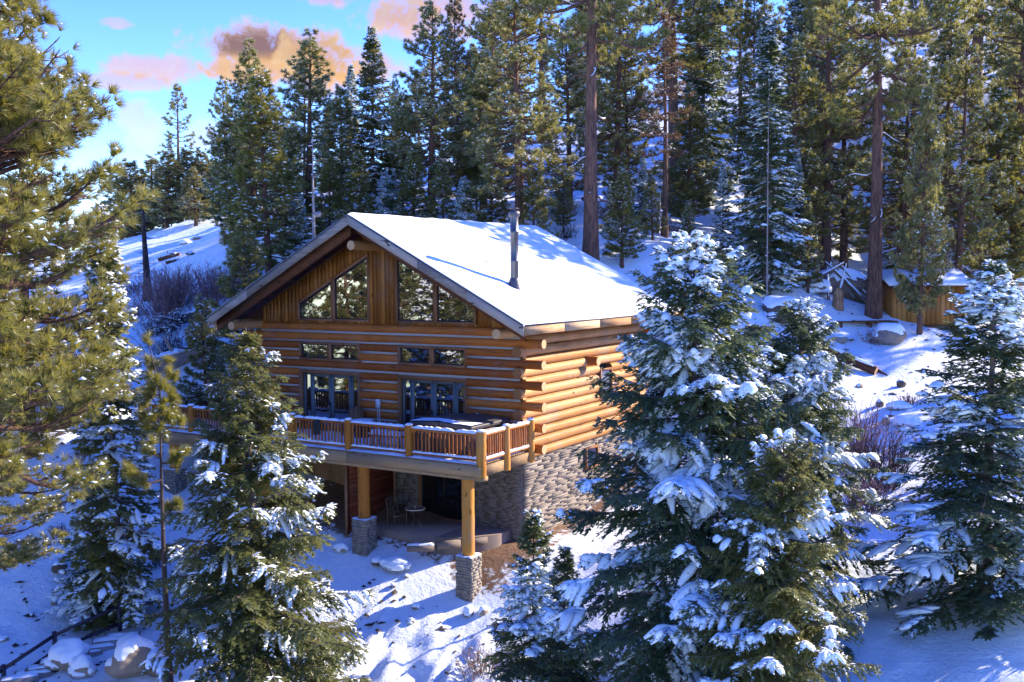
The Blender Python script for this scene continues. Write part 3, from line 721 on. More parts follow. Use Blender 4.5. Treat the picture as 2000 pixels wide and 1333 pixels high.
def trunk(rg, H, r, bend=.02, n=12, seg=18, top=.02, flare=1.35):
    mb = MB(); z = np.linspace(-.6, H, seg); ph = rg.uniform(0, 6, 2)
    off = lambda z: np.stack([bend*H*(np.sin(z/H*3+ph[0])-np.sin(ph[0])), bend*H*(np.sin(z/H*2.3+ph[1])-np.sin(ph[1])), z], -1)
    rr = np.maximum(r*(1-np.clip(z/H, 0, 1))**.8, top)*(1+(flare-1)*np.exp(-np.clip(z, 0, None)/(.06*H)))
    tube(mb, off(z), rr, n, jit=.05, rg=rg); return mb, off
def leaves(mb, b, t, w, rg, lower=.5):
    """needle twigs: a folded diamond from b to t"""
    d = t-b; s = np.cross(d, np.array([0, 0, 1.])); s = unit(np.where(np.linalg.norm(s, axis=1, keepdims=True) < 1e-4, np.array([1., 0, 0]), s))
    m_ = b+d*.45; dn = np.array([0, 0, -1.])*(w*lower)[:, None]; rr = sphere(rg, len(b))*w[:, None]*.5
    L_ = m_+s*w[:, None]+dn+rr; R_ = m_-s*w[:, None]+dn-rr; k = np.arange(len(b))*4
    mb.add(np.stack([b, L_, t, R_], 1).reshape(-1, 3), np.concatenate([np.stack([k, k+1, k+2], -1), np.stack([k, k+2, k+3], -1)]))
def snow_pads(mb, b, t, w, h, rg):
    d = t-b; s = unit(np.cross(d, np.array([0, 0, 1.]))+1e-6); m_ = b+d*.55; top = m_+np.array([0, 0, 1.])*h[:, None]; k = np.arange(len(b))*5
    L_ = m_+s*w[:, None]; R_ = m_-s*w[:, None]
    mb.add(np.stack([b, L_, t, R_, top], 1).reshape(-1, 3), np.concatenate([np.stack([k+i, k+j, k+4], -1) for i, j in ((1, 0), (2, 1), (3, 2), (0, 3))]))
def snow_ridge(mb, P, w, h, rg):
    """P (m,k,3) courses of snow lying on shoots"""
    m_, k, _ = P.shape; T = np.gradient(P, axis=1); s = np.cross(T, np.array([0, 0, 1.])); s = unit(s+1e-7); up = np.array([0, 0, 1.])
    env = np.sin(np.linspace(.12, math.pi-.25, k))**.6; W = w[:, None]*env*rg.uniform(.8, 1.2, (m_, k)); Hh = h[:, None]*env*rg.uniform(.8, 1.2, (m_, k))
    W = W[..., None]; Hh = Hh[..., None]
    V = np.stack([P-s*W-up*Hh*.35, P-s*W*.6+up*Hh*.75, P+s*W*.1+up*Hh, P+s*W*.7+up*Hh*.65, P+s*W-up*Hh*.35], 2)
    b = (np.arange(m_)*k*5)[:, None, None]; i = (np.arange(k-1)*5)[None, :, None]; j = np.arange(5)[None, None]; j2 = (j+1) % 5
    mb.add(V.reshape(-1, 3), np.stack([b+i+j, b+i+j2, b+i+5+j2, b+i+5+j], -1).reshape(-1, 4))

def fir(seed, H, R, trunk_r, z0=.04, wh=.42, per=5, lat=.15, tw=.075, twl=.15, tww=.022, snow=.5, droop=.25, hang=.25, power=.8, bend=.006, lean=None, snow_w=.06, ridge=True, top_el=42, low_el=-12, prof=None, gaps=.06, ssc=.95, tops=0., sh=.7):
    rg = np.random.default_rng(seed); tk, off = trunk(rg, H, trunk_r, bend)
    lim, fo, sn = MB(), MB(), MB(); ph = rg.uniform(0, 6)
    z = z0*H
    BR = []
    while z < H*.985:
        f = z/H; a0 = rg.uniform(0, 6.28); nb = per if f < .9 else 4
        for q in range(nb):
            if rg.random() < gaps: continue
            BR.append((z+rg.uniform(-.5, .5)*wh, a0+q*6.283/nb+rg.uniform(-.3, .3)))
        z += wh*(1-.55*f)*rg.uniform(.8, 1.2)
    for z, az in BR:
        f = min(max(z/H, 0), .995); L = R*((1-f)**power if prof is None else prof(f))*rg.uniform(.72, 1.12)
        L *= min(1, .55+f*3.2) ; L = max(L, .12)
        el = math.radians(low_el+(top_el-low_el)*f**1.4+rg.uniform(-8, 8)); n = 7; u = np.linspace(0, 1, n); dr = droop*(1-f)*rg.uniform(.6, 1.4)
        hd = np.array((math.cos(az), math.sin(az), 0)); sd = np.array((-hd[1], hd[0], 0)); wig = rg.uniform(-.08, .08)
        base = off(np.array([z]))[0]
        curve = lambda u: base+hd*(L*u)[:, None]+sd*(L*wig*u*u)[:, None]+np.array((0, 0, 1.))*(L*(math.tan(el)*u-dr*u**1.6+dr*.55*u**4))[:, None]
        P = curve(u); limbs(lim, P[None], (trunk_r*.16*(L/R)**.7*(1-u)*.9+.006)[None], 5)
        nl = max(4, int(L*.92/lat)); ul = np.concatenate([rg.uniform(.10, 1., nl*2)]); ul = np.sort(ul); side = np.where(np.arange(len(ul)) % 2, 1, -1)
        ll = np.minimum(.46*L*(1-ul)**.8+.13+.05*L, .95)*rg.uniform(.55, 1.1, len(ul))
        ang = np.radians(rg.uniform(38, 66, len(ul)))
        d0 = hd*np.cos(ang)[:, None]+sd*(np.sin(ang)*side)[:, None]; d0 = d0+np.array((0, 0, 1.))*(rg.uniform(-.32, .10, len(ul))+.3*math.sin(el))[:, None]
        B0 = curve(ul)
        # the leader of the branch is a shoot as well
        B0 = np.vstack([B0, curve(np.array([.8]))]); d0 = np.vstack([d0, (P[-1]-P[-2])[None]/np.linalg.norm(P[-1]-P[-2])]); ll = np.append(ll, .2*L+.12)
        ul_ = -np.append(ul, .9); d0 = unit(d0); K = 5; v = np.linspace(0, 1, K)
        LP = B0[:, None]+d0[:, None]*(ll[:, None]*v)[..., None]-np.array((0, 0, 1.))*(hang*ll[:, None]*v**1.8)[..., None]
        limbs(lim, LP[:, ::2], np.stack([np.full(len(ll), .008), np.full(len(ll), .005), np.full(len(ll), .002)], 1), 3)
        # twigs
        cnt = np.maximum(3, (ll/tw).astype(int)); idx = np.repeat(np.arange(len(ll)), cnt*2); vv = rg.uniform(.0, 1, len(idx))
        sgn = np.where(rg.random(len(idx)) < .5, 1., -1.); a = LP[idx]; x = vv*(K-1); i0 = np.minimum(x.astype(int), K-2); fr_ = (x-i0)[:, None]
        b = a[np.arange(len(idx)), i0]*(1-fr_)+a[np.arange(len(idx)), i0+1]*fr_
        dd = d0[idx]; sdv = unit(np.cross(dd, np.array((0, 0, 1.)))); t_ = dd*.75+sdv*(sgn*rg.uniform(.3, .95, len(idx)))[:, None]+np.array((0, 0, 1.))*rg.uniform(-.65, .25, len(idx))[:, None]
        tl = twl*rg.uniform(.6, 1.25, len(idx))*(1.15-.45*vv); t = b+unit(t_)*tl[:, None]
        leaves(fo, b, t, np.full(len(b), tww)*rg.uniform(.7, 1.3, len(b)), rg)
        # shoots themselves clothed
        for s_ in range(K-1): leaves(fo, LP[:, s_], LP[:, s_+1]+(LP[:, s_+1]-LP[:, s_])*.25, np.full(len(ll), tww*1.3), rg)
        # snow
        if snow is not None:
            q = n3(LP[:, 2], ssc, ph)*.95+.5+tops*max(0, f-.7)/.3+rg.uniform(-.16, .16, len(ll))+.25*(ul_-.55); on = q < snow
            on2 = on; on = on & (rg.random(len(on)) < .72)
            if on.any() and ridge:
                snow_ridge(sn, LP[on]+np.array((0, 0, .012)), snow_w*rg.uniform(.6, 1.5, on.sum()), snow_w*sh*rg.uniform(.6, 1.3, on.sum()), rg)
            so_ = (q[idx] < snow+.12) & (rg.random(len(idx)) < .42) & (t[:, 2]-b[:, 2] > -.10)
            if so_.any(): snow_pads(sn, b[so_]+np.array((0, 0, .010)), t[so_]+np.array((0, 0, .014)), np.full(so_.sum(), tww*1.05)*rg.uniform(.6, 1.5, so_.sum()), np.full(so_.sum(), tww*1.0), rg)
    return tk, lim, fo, sn

def tufts(fo, pos, dr, rg, K, ln, nw, spread=.95):
    n = len(pos); d = unit(np.repeat(dr, K, 0)*1.0+sphere(rg, n*K)*spread*rg.uniform(.5, 1.15, (n*K, 1))); b = np.repeat(pos, K, 0)+d*.015
    t = b+d*(ln*rg.uniform(.75, 1.15, n*K))[:, None]; s = unit(np.cross(d, sphere(rg, n*K)))*(nw/2)
    k = np.arange(n*K)*3; fo.add(np.stack([b-s, b+s, t], 1).reshape(-1, 3), np.stack([k, k+1, k+2], -1))
def blobs(sn, c, r, rg):
    n = len(c); V = np.array([(1, 0, 0), (.3, .95, 0), (-.8, .6, 0), (-.8, -.6, 0), (.3, -.95, 0), (0, 0, .62), (0, 0, -.25)])
    rot = rg.uniform(0, 6.28, n); cs, sn_ = np.cos(rot), np.sin(rot); sc_ = r[:, None, None]*rg.uniform(.45, 1.4, (n, 7, 1))*np.where(np.arange(7)[None, :, None] < 5, 1, .8)
    VV = np.repeat(V[None], n, 0)*sc_; VV[..., 1] *= rg.uniform(.35, .9, (n, 1)); VV[..., 2] += VV[..., 0]*rg.uniform(-.5, .5, (n, 1)); X = VV[..., 0]*cs[:, None]-VV[..., 1]*sn_[:, None]; Y = VV[..., 0]*sn_[:, None]+VV[..., 1]*cs[:, None]
    P = np.stack([X, Y, VV[..., 2]], -1)+c[:, None]; k = (np.arange(n)*7)[:, None]
    F = np.concatenate([np.stack([k[:, 0]+i, k[:, 0]+(i+1) % 5, k[:, 0]+5], -1) for i in range(5)]+[np.stack([k[:, 0]+(i+1) % 5, k[:, 0]+i, k[:, 0]+6], -1) for i in range(5)])
    sn.add(P.reshape(-1, 3), F)
def pine(seed, H, cb, R, trunk_r, nb, K=16, ln=.26, nw=.03, sub=.28, snow=.25, bend=.008, shape=1.6, dead=8, tps=4, up=1., low_el=-12, snow_r=.09, top_el=55, prof=None, clump=0., spread=.95):
    rg = np.random.default_rng(seed); tk, off = trunk(rg, H, trunk_r, bend, seg=22); lim, fo, sn = MB(), MB(), MB(); ph = rg.uniform(0, 6)
    hs_ = cb+(1-cb)*np.sort(rg.random(nb))**.92; PO, DR = [], []
    az = rg.uniform(0, 6.28)
    for h in hs_:
        f = (h-cb)/(1-cb); az += 2.4+rg.uniform(-.6, .6)
        if prof is None: L = R*(1-f**shape)**.9*(.62+.38*min(1, f*5))
        else: L = R*prof(f)
        L = max(L*rg.uniform(.6, 1.12), .25); el = math.radians(low_el+(top_el-low_el)*f**1.5+rg.uniform(-10, 10)); n = 7; u = np.linspace(0, 1, n)
        hd = np.array((math.cos(az), math.sin(az), 0)); sd = np.array((-hd[1], hd[0], 0)); wig = rg.uniform(-.18, .18); base = off(np.array([h*H]))[0]; sag = rg.uniform(.05, .3)*(1-f)
        curve = lambda u: base+hd*(L*u)[:, None]+sd*(L*wig*np.sin(u*3))[:, None]+np.array((0, 0, 1.))*(L*(math.tan(el)*u-sag*np.sin(u*2.6)+.22*up*u**3))[:, None]
        P = curve(u); limbs(lim, P[None], (trunk_r*.24*(L/R)**.6*(1-u)+.012)[None], 6)
        ns = max(3, int(L/sub*1.5)); us = rg.uniform(.22, 1., ns)**.85; side = rg.choice((-1, 1), ns); ang = np.radians(rg.uniform(25, 70, ns))
        d0 = unit(hd*np.cos(ang)[:, None]+sd*(np.sin(ang)*side)[:, None]+np.array((0, 0, 1.))*rg.uniform(-.15, .5, ns)[:, None]*up)
        ll = np.minimum(.12+.42*L*(1-us*.75)*rg.uniform(.5, 1.1, ns), 1.5); B0 = curve(us); B0 = np.vstack([B0, P[-1:]]); d0 = np.vstack([d0, unit((P[-1]-P[-2])[None])]); ll = np.append(ll, .15); ns += 1
        E_ = B0+d0*ll[:, None]+np.array((0, 0, .18*up))*ll[:, None]**1.3; M_ = B0+d0*(ll*.5)[:, None]
        limbs(lim, np.stack([B0, M_, E_], 1), np.stack([np.full(ns, .018), np.full(ns, .012), np.full(ns, .006)], 1), 4)
        q = rg.uniform(.25, 1., (ns, tps)); q[:, 0] = 1.
        pp = B0[:, None]+(E_-B0)[:, None]*q[..., None]; jit = sphere(rg, ns*tps).reshape(ns, tps, 3)
        dv = unit(d0[:, None]*.9+np.array((0, 0, .45*up))+jit*.75); pp = pp+dv*rg.uniform(0, .16, (ns, tps, 1))
        pp = pp.reshape(-1, 3); dv = dv.reshape(-1, 3)
        if clump: kp = n3(pp, .9, ph)+rg.uniform(-.2, .2, len(pp)) > -.5+clump*.3; pp, dv = pp[kp], dv[kp]
        PO.append(pp); DR.append(dv)
    top = off(np.array([H]))[0]; PO.append(top[None]); DR.append(np.array([[0, 0, 1.]]))
    PO = np.vstack(PO); DR = np.vstack(DR); tufts(fo, PO, DR, rg, K, ln, nw, spread)
    if snow:
        on = (n3(PO, 1.6, ph)*.5+.5+rg.uniform(-.4, .4, len(PO))) < snow; c = PO[on]+DR[on]*ln*.45+np.array((0, 0, ln*.18)); blobs(sn, c, snow_r*rg.uniform(.6, 1.6, len(c)), rg)
    for q in range(dead):                                            # bare lower limbs
        h = rg.uniform(.25*cb, cb*1.25)*H; az = rg.uniform(0, 6.28); L = R*rg.uniform(.08, .36); hd = np.array((math.cos(az), math.sin(az), 0)); u = np.linspace(0, 1, 6)
        P = off(np.array([h]))[0]+hd*(L*u)[:, None]+np.array((-hd[1], hd[0], 0))*(L*.15*np.sin(u*4+q))[:, None]+np.array((0, 0, 1.))*(L*(-.25*u+.1*np.sin(u*5+q)))[:, None]
        limbs(lim, P[None], (trunk_r*.13*(1-u)+.01)[None], 5)
        for r_ in range(4):
            b = P[2+r_ % 4]; d = unit((hd+rg.normal(size=3)*.7)[None])[0]; limbs(lim, np.stack([b, b+d*L*.15, b+d*L*.3])[None], np.array([[.014, .01, .005]]), 3)
        if snow and q % 3 == 0: snow_ridge(sn, P[None]+np.array((0, 0, trunk_r*.08)), np.array([trunk_r*.05+.01]), np.array([trunk_r*.05+.01]), rg)
    return tk, lim, fo, sn
def snag(seed, H, r, L=1.2, nb=60, snow=.3):
    rg = np.random.default_rng(seed); tk, off = trunk(rg, H, r, .006, top=.03); lim, sn = MB(), MB()
    for q in range(nb):
        f = rg.uniform(.15, .98); az = rg.uniform(0, 6.28); l = L*(1-f*.75)*rg.uniform(.3, 1.1); hd = np.array((math.cos(az), math.sin(az), 0)); u = np.linspace(0, 1, 5)
        P = off(np.array([f*H]))[0]+hd*(l*u)[:, None]+np.array((0, 0, 1.))*(l*(-.3*u+.22*u*u+rg.uniform(-.15, .15)*u))[:, None]; limbs(lim, P[None], (.03*(1-u)+.008)[None], 4)
        for k in range(3):
            b = P[1+k]; d = unit((hd+rg.normal(size=3)*.8)[None])[0]; limbs(lim, np.stack([b, b+d*l*.15, b+d*l*.32])[None], np.array([[.012, .009, .005]]), 3)
        if rg.random() < snow: snow_ridge(sn, P[None]+np.array((0, 0, .02)), np.array([.03]), np.array([.03]), rg)
    return tk, lim, None, sn

PROTO = {}
def proto(key, parts, bark_m, leaf_m, limb_m=None):
    tk, lim, fo, sn = parts
    out = [('trunk', tk.mesh('trunk', [bark_m], True)), ('branches', lim.mesh('branches', [limb_m or bark_m]))] if lim.v else [('trunk', tk.mesh('trunk', [bark_m], True))]
    if fo is not None: out.append(('foliage', fo.mesh('foliage', [leaf_m])))
    if sn is not None and sn.v: out.append(('snow', sn.mesh('snow', [SNOW], True)))
    PROTO[key] = out
PH = {}
def tree(key, name, x, y, ztop, label, rot=0., wide=1., group=None, leaf=None, cat='tree', zb=None, bark=None, tilt=(0, 0)):
    zb = gz(x, y) if zb is None else zb; H = ztop-zb; s = H/PH[key]
    o = thing(name, (x, y, zb), label, cat, group); o.rotation_euler = (tilt[0], tilt[1], rot); o.scale = (s*wide, s*wide, s)
    for nm, me in PROTO[key]:
        c = bpy.data.objects.new(nm, me); COL.objects.link(c); c.parent = o
        if nm != 'trunk': c['kind'] = 'stuff'
        mt = leaf if nm == 'foliage' else bark if nm in ('trunk', 'branches') else None
        if mt is not None: c.material_slots[0].link = 'OBJECT'; c.material_slots[0].material = mt
    return o
def P_(key, H, parts, *a): PH[key] = H; proto(key, parts, *a)
#  foreground trees, each with its own mesh
P_('fir_a', 11.4, fir(11, 11.4, 4.4, .22, per=6, wh=.40, lat=.15, tw=.062, twl=.18, tww=.028, snow=-.02, snow_w=.12, tops=.3, droop=.42, hang=.42, power=.62, low_el=-14), B_GREY, F_FIR)
P_('spruce_b', 12.2, fir(12, 12.2, 4.2, .17, per=6, wh=.38, lat=.13, tw=.062, twl=.18, tww=.025, snow=-.2, ssc=.5, snow_w=.075, tops=.2, droop=.30, hang=.45, power=.8, low_el=-8, gaps=.1), B_GREY, F_SPR)
P_('fir_c', 8.0, fir(13, 8.0, 2.9, .14, per=6, wh=.34, lat=.13, tw=.065, twl=.15, tww=.024, snow=.04, snow_w=.095, droop=.22, hang=.2, power=.75), B_GREY, F_FIR)
P_('fir_small', 5.5, fir(14, 5.5, 1.7, .08, per=6, wh=.30, lat=.12, tw=.065, twl=.14, tww=.022, snow=.14, snow_w=.09, droop=.18, hang=.15, power=.8), B_GREY, F_FIR)
P_('pine_left', 20., pine(15, 20., .50, 3.5, .36, 190, K=36, ln=.25, nw=.0135, sub=.20, snow=.22, tps=4, dead=3, snow_r=.06, shape=3.2, low_el=-14, clump=.2, spread=.85), B_RED, F_PINE)
P_('pine_young', 10., pine(16, 10., .62, .8, .12, 15, K=60, ln=.24, nw=.011, sub=.16, snow=.2, tps=6, dead=10, snow_r=.07, top_el=70), B_DARK, F_PINE)
#  forest kinds shared by many trees
P_('pine_1', 22., pine(21, 22., .22, 4.3, .36, 95, K=14, ln=.36, nw=.046, sub=.30, snow=.42, tps=4, dead=14, snow_r=.08, clump=.35), B_RED, F_PINE2)
P_('pine_2', 20., pine(22, 20., .10, 4.0, .30, 105, K=14, ln=.34, nw=.046, sub=.30, snow=.48, tps=4, dead=10, shape=1.2, snow_r=.08, clump=.3), B_RED, F_PINE2)
P_('pine_3', 26., pine(23, 26., .42, 5.2, .46, 90, K=15, ln=.36, nw=.046, sub=.32, snow=.28, tps=5, dead=22, shape=2.4, clump=.5), B_RED, F_PINE)
P_('pine_4', 14., pine(24, 14., .08, 2.9, .20, 120, K=16, ln=.28, nw=.035, sub=.24, snow=.28, tps=4, dead=4, shape=1.1, low_el=0), B_RED, F_PINE)
P_('fir_1', 20., fir(31, 20., 3.7, .28, z0=.06, wh=.55, per=6, lat=.28, tw=.14, twl=.32, tww=.065, snow=-.02, snow_w=.12, droop=.25, power=.75), B_GREY, F_FIR)
P_('fir_2', 16., fir(32, 16., 2.7, .22, z0=.04, wh=.50, per=6, lat=.26, tw=.14, twl=.28, tww=.06, snow=.15, snow_w=.11, droop=.3, power=.8), B_GREY, F_FIR)
P_('pine_dead', 20., pine(25, 20., .35, 3.0, .30, 70, K=10, ln=.26, nw=.035, sub=.34, snow=.18, tps=3, dead=20, up=.6), B_RED, F_RED)
P_('snag', 14., snag(26, 14., .20), B_DEAD, None)
P_('lone', 24., pine(27, 24., .30, 4.0, .34, 52, K=14, ln=.42, nw=.055, sub=.42, snow=.04, tps=4, dead=10, shape=1.3, clump=.8), B_RED, F_PINE2)

def tz(px, py, dep): return at(px, py, dep)
def put(key, name, px, ptop, dep, label, rot=0., wide=1., leaf=None, group=None, base=None, **k):
    """tree whose tip stands at (px, ptop) as seen from the camera, dep metres off (or where the foot is seen at base)"""
    if base is not None: P = hit(*base); dep = float((P-CAM)@D)
    T = at(px, ptop, dep); x, y = (T[0], T[1]) if base is None else (P[0], P[1]); return tree(key, name, x, y, T[2], label, rot, wide, group, leaf, **k)
put('fir_a', 'fir_tree', 1362, 465, 23.5, 'broad dark fir loaded with thick snow, tallest of the clump hiding the cabin corner', .4, 1.0)
put('fir_a', 'fir_tree', 1560, 590, 26, 'bushy snow laden fir filling the gap just beyond the tallest front fir', 2.2, .95)
put('fir_a', 'fir_tree', 1530, 850, 20.5, 'low wide fir with drooping snowy boughs and yellow green skirt at bottom of view', 4.1, .95, leaf=F_SPR)
put('spruce_b', 'spruce_tree', 492, 640, 27, 'tall slim spruce with yellow green sunlit side standing before the deck', 1.0)
put('fir_c', 'fir_tree', 1935, 520, 24, 'dense snowy fir before the shed with a bare pointed leader', .2, 1.15)
put('fir_small', 'fir_tree', 1040, 1005, 27, 'small young fir with snow pads right of the stone pier', 0, 1.0)
put('fir_small', 'fir_tree', 1098, 1075, 26, 'smallest fir, squeezed between the young fir and the big snowy fir', 1.5, .95)
put('fir_small', 'fir_tree', 195, 905, 0, 'dark green little fir beside the stair railing with hardly any snow', 3, 1.0, base=(195, 1212), leaf=F_FIR)
put('pine_left', 'pine_tree', -112, -80, 21.5, 'huge sunlit yellow green pine with long needle tufts overhanging the snowy slope', 1.6)
put('pine_2', 'pine_tree', 30, 130, 42, 'dense sunlit pine standing close behind the huge one with long tufts', 2.5, 1.25, leaf=F_PINE)
put('pine_young', 'pine_tree', 318, 755, 28.5, 'thin young pine with bottlebrush tufts before the deck corner', 0, 1.)
put('fir_2', 'fir_tree', 205, 400, 34, 'snow flecked conifer tucked behind the huge sunlit pine', 1., .9, leaf=F_SPR)
put('pine_3', 'pine_tree', -75, 600, 27, 'dark snowy pine below the huge sunlit pine, its lowest boughs over the slope', 2., 1.25, leaf=F_PINE2)
# far left
put('lone', 'pine_tree', 345, 168, 92, 'lone tall pine rising above the far treetops against the sky', .3, 1.15)
put('lone', 'pine_tree', 330, 262, 94, 'thin shorter pine right against the lone tall pine', 1.3, .5)
for q, (x, t, d) in enumerate(sorted(((258, 318, 92), (292, 312, 96), (322, 300, 88), (362, 292, 90), (398, 300, 94), (430, 315, 90), (235, 330, 100), (380, 330, 82)))):
    put('pine_4', 'pine_tree', x, t, d, ('rounded olive pine at the near end of the far row by the huge pine', 'second olive pine of the far row, counted from the huge sunlit pine', 'third olive pine of the far row beyond the crest', 'olive pine of the far row just left of the lone tall pine', 'olive pine of the far row directly below the lone tall pine', 'nearer olive pine standing forward of the far row on the crest', 'seventh olive pine of the far row, next to the last one', 'last olive pine of the far row beside the tall narrow tipped pine')[q], q*1.1, 2.1, leaf=F_OLIVE, group='far row of olive pines')
put('snag', 'dead_tree', 283, 362, 60, 'dark dead trunk with snow lined stubs beside the purple bush', 0, 2.6, bark=B_DARK)
put('pine_4', 'pine_tree', 518, 150, 56, 'sunlit light green pine just left of the gable peak', .6, 1.3)
put('pine_2', 'pine_tree', 488, 92, 66, 'tall blue green pine with a narrow tip behind the light green one', 1.5, 1.2)
put('pine_2', 'pine_tree', 598, 72, 62, 'broad rounded dark pine above the gable peak', 2.6, 1.5)
put('fir_1', 'fir_tree', 722, 52, 62, 'narrow spire shaped fir with bare lower trunk behind the ridge', .8, 1.05, leaf=F_PINE2)
put('snag', 'dead_tree', 613, 268, 50, 'pale leafless snag with curved twigs left of the gable peak', .5, 1.)
put('pine_1', 'pine_tree', 838, 8, 60, 'pine with one sided open crown and a bare straight trunk behind the roof', 1.1, 1.2)
put('pine_2', 'pine_tree', 893, -12, 66, 'pine with browned orange top needles behind the roof', .2, .85, leaf=F_BROWN)
put('pine_1', 'pine_tree', 1012, -70, 54, 'wide dark crowned pine with twisted trunk behind the ridge end', 3.2, 1.15)
put('pine_3', 'pine_tree', 1153, -560, 50, 'tallest pine with massive red brown trunk just behind the cabin roof', 1.2, .8, tilt=(0, 0))
put('pine_1', 'pine_tree', 1205, -60, 60, 'green pine immediately right of the massive red brown trunk', .4, 1.)
put('pine_dead', 'pine_tree', 1300, 30, 57, 'dying pine with rust red needles on the hillside', 0, 1.)
put('fir_1', 'fir_tree', 1372, -60, 78, 'dark tall fir beside the rust red dying pine', .5, 1.)
put('fir_2', 'fir_tree', 1502, 30, 54, 'snow plastered slim fir on the slope behind the front clump', .9, 1.05)
put('snag', 'dead_tree', 1503, 138, 52, 'bare pale pole of a dead tree before the slim snowy fir', .2, .25)
put('fir_2', 'fir_tree', 1412, 318, 56, 'small snowy fir between the snow gap and the front clump', 2.9, .95)
put('fir_2', 'fir_tree', 1255, 300, 58, 'snow dusted fir right behind the cabin eave', 4.2, 1.)
put('snag', 'dead_tree', 1289, 372, 34, 'thin bare grey pole poking up by the tallest front fir', 1.2, .3)
put('pine_1', 'pine_tree', 1612, -110, 0, 'leaning pine before the brush shelter of weathered poles', 2.2, .9, base=(1612, 552))
put('pine_3', 'pine_tree', 1716, -330, 0, 'big pine with sunlit crown and dark bare trunk beside the shed', 2.8, .8, base=(1706, 618))
put('pine_4', 'pine_tree', 1818, 178, 0, 'young green pine directly in front of the shed', 1.7, .68, base=(1796, 655), leaf=F_PINE2)
put('pine_1', 'pine_tree', 1882, 60, 58, 'pine with a reddish trunk up the slope behind the shed', .7, .85, leaf=F_PINE)
put('pine_3', 'pine_tree', 1924, -500, 74, 'thick dark trunk high on the slope near the corner', 0, .9)
put('pine_2', 'pine_tree', 2000, -160, 64, 'dark full pine cut off by the edge of the view', 1.9, 1.1)
put('pine_1', 'pine_tree', 1978, 40, 0, 'slender straight pine on the slope beyond the snowy fir', 2.4, .7, base=(1978, 556))
put('pine_1', 'pine_tree', 1604, -60, 0, 'pine with a wide orange tan base behind the leaning pine', 4.2, .9, base=(1606, 520), bark=B_TAN)
put('fir_1', 'fir_tree', 1570, -80, 74, 'tall shaded fir left of the big sunlit crown', 2.0, .9)
put('pine_2', 'pine_tree', 1450, -60, 88, 'blue green pine high up the gully', 1.0, 1.)
put('pine_4', 'pine_tree', 1345, 395, 54, 'short bushy pine by the front clump with scattered snow', 4.4, 1.2, leaf=F_PINE2)
put('pine_4', 'pine_tree', 470, 430, 50, 'low dark pine on the bank behind the left eave', 2.4, 1.3, leaf=F_PINE2)
put('pine_4', 'pine_tree', 402, 590, 44, 'small dark pine bending over the bank left of the eave', .4, 1.2, leaf=F_PINE2)
# saplings between the big trunks behind the cabin
for k, (px, pt_, d, key, lb) in enumerate(((770, 330, 60, 'fir_2', 'slim snowy sapling fir behind the roof ridge left of the leaning grey stem'), (930, 300, 62, 'pine_4', 'young pine left of the twisted dark trunk behind the roof'), (1100, 330, 57, 'pine_4', 'young pine filling the gap left of the massive red trunk'),
        (1190, 360, 56, 'fir_2', 'snowy young fir at the right foot of the massive red trunk'), (1235, 380, 60, 'pine_4', 'bushy young pine beyond the back corner of the roof'), (1330, 300, 70, 'fir_2', 'young fir below the rust red dying pine'), (1470, 330, 66, 'pine_4', 'small pine at the right side of the snowy gully'),
        (1555, 300, 60, 'fir_2', 'snowy fir left of the pine with the orange base'), (1650, 330, 74, 'pine_4', 'small pine seen between the two trunks above the brush shelter'), (1760, 260, 72, 'fir_2', 'slim fir behind the young green pine by the shed'), (1850, 300, 78, 'pine_4', 'small pine uphill of the shed roof'),
        (668, 300, 62, 'pine_4', 'young pine close behind the gable peak'), (560, 330, 60, 'pine_4', 'yellowish young pine behind the left roof slope'), (455, 330, 70, 'pine_4', 'young pine at the foot of the tall narrow tipped pine'), (1020, 360, 60, 'pine_4', 'low pine right behind the chimney'), (1580, 400, 56, 'pine_4', 'low bushy pine left of the brush shelter'))):
    put(key, 'fir_tree' if 'fir' in key else 'pine_tree', px, pt_, d, lb, k*1.3, 1.1, leaf=(F_PINE, None, F_PINE2)[k % 3])
for k, (px, pt_, d, key, lb) in enumerate(((705, 305, 57, 'pine_4', 'bushy pine over the roofline just right of the gable peak'), (752, 335, 55, 'fir_2', 'small snowy fir over the roofline left of the bare pine trunk'), (805, 290, 58, 'pine_4', 'bushy pine over the roofline touching the bare pine trunk'), (868, 320, 56, 'pine_4', 'yellow green pine over the middle of the roofline'),
        (905, 345, 54, 'fir_2', 'small snowy fir over the middle of the roofline'), (958, 300, 57, 'pine_4', 'bushy pine over the roofline left of the flue'), (1045, 340, 54, 'pine_4', 'bushy pine over the roofline right of the flue'), (1085, 300, 60, 'fir_2', 'snowy fir at the back end of the roofline'), (1215, 330, 52, 'pine_4', 'yellow green pine past the back corner of the roof'), (1275, 350, 56, 'pine_4', 'bushy pine between the back roof corner and the bare grey pole'),
        (640, 310, 58, 'pine_4', 'bushy pine over the roofline just left of the gable peak'), (580, 370, 56, 'fir_2', 'small snowy fir beside the pale snag'))):
    put(key, 'fir_tree' if 'fir' in key else 'pine_tree', px, pt_, d, lb, k*2.1, 1.35, leaf=(F_PINE, None)[k % 2])
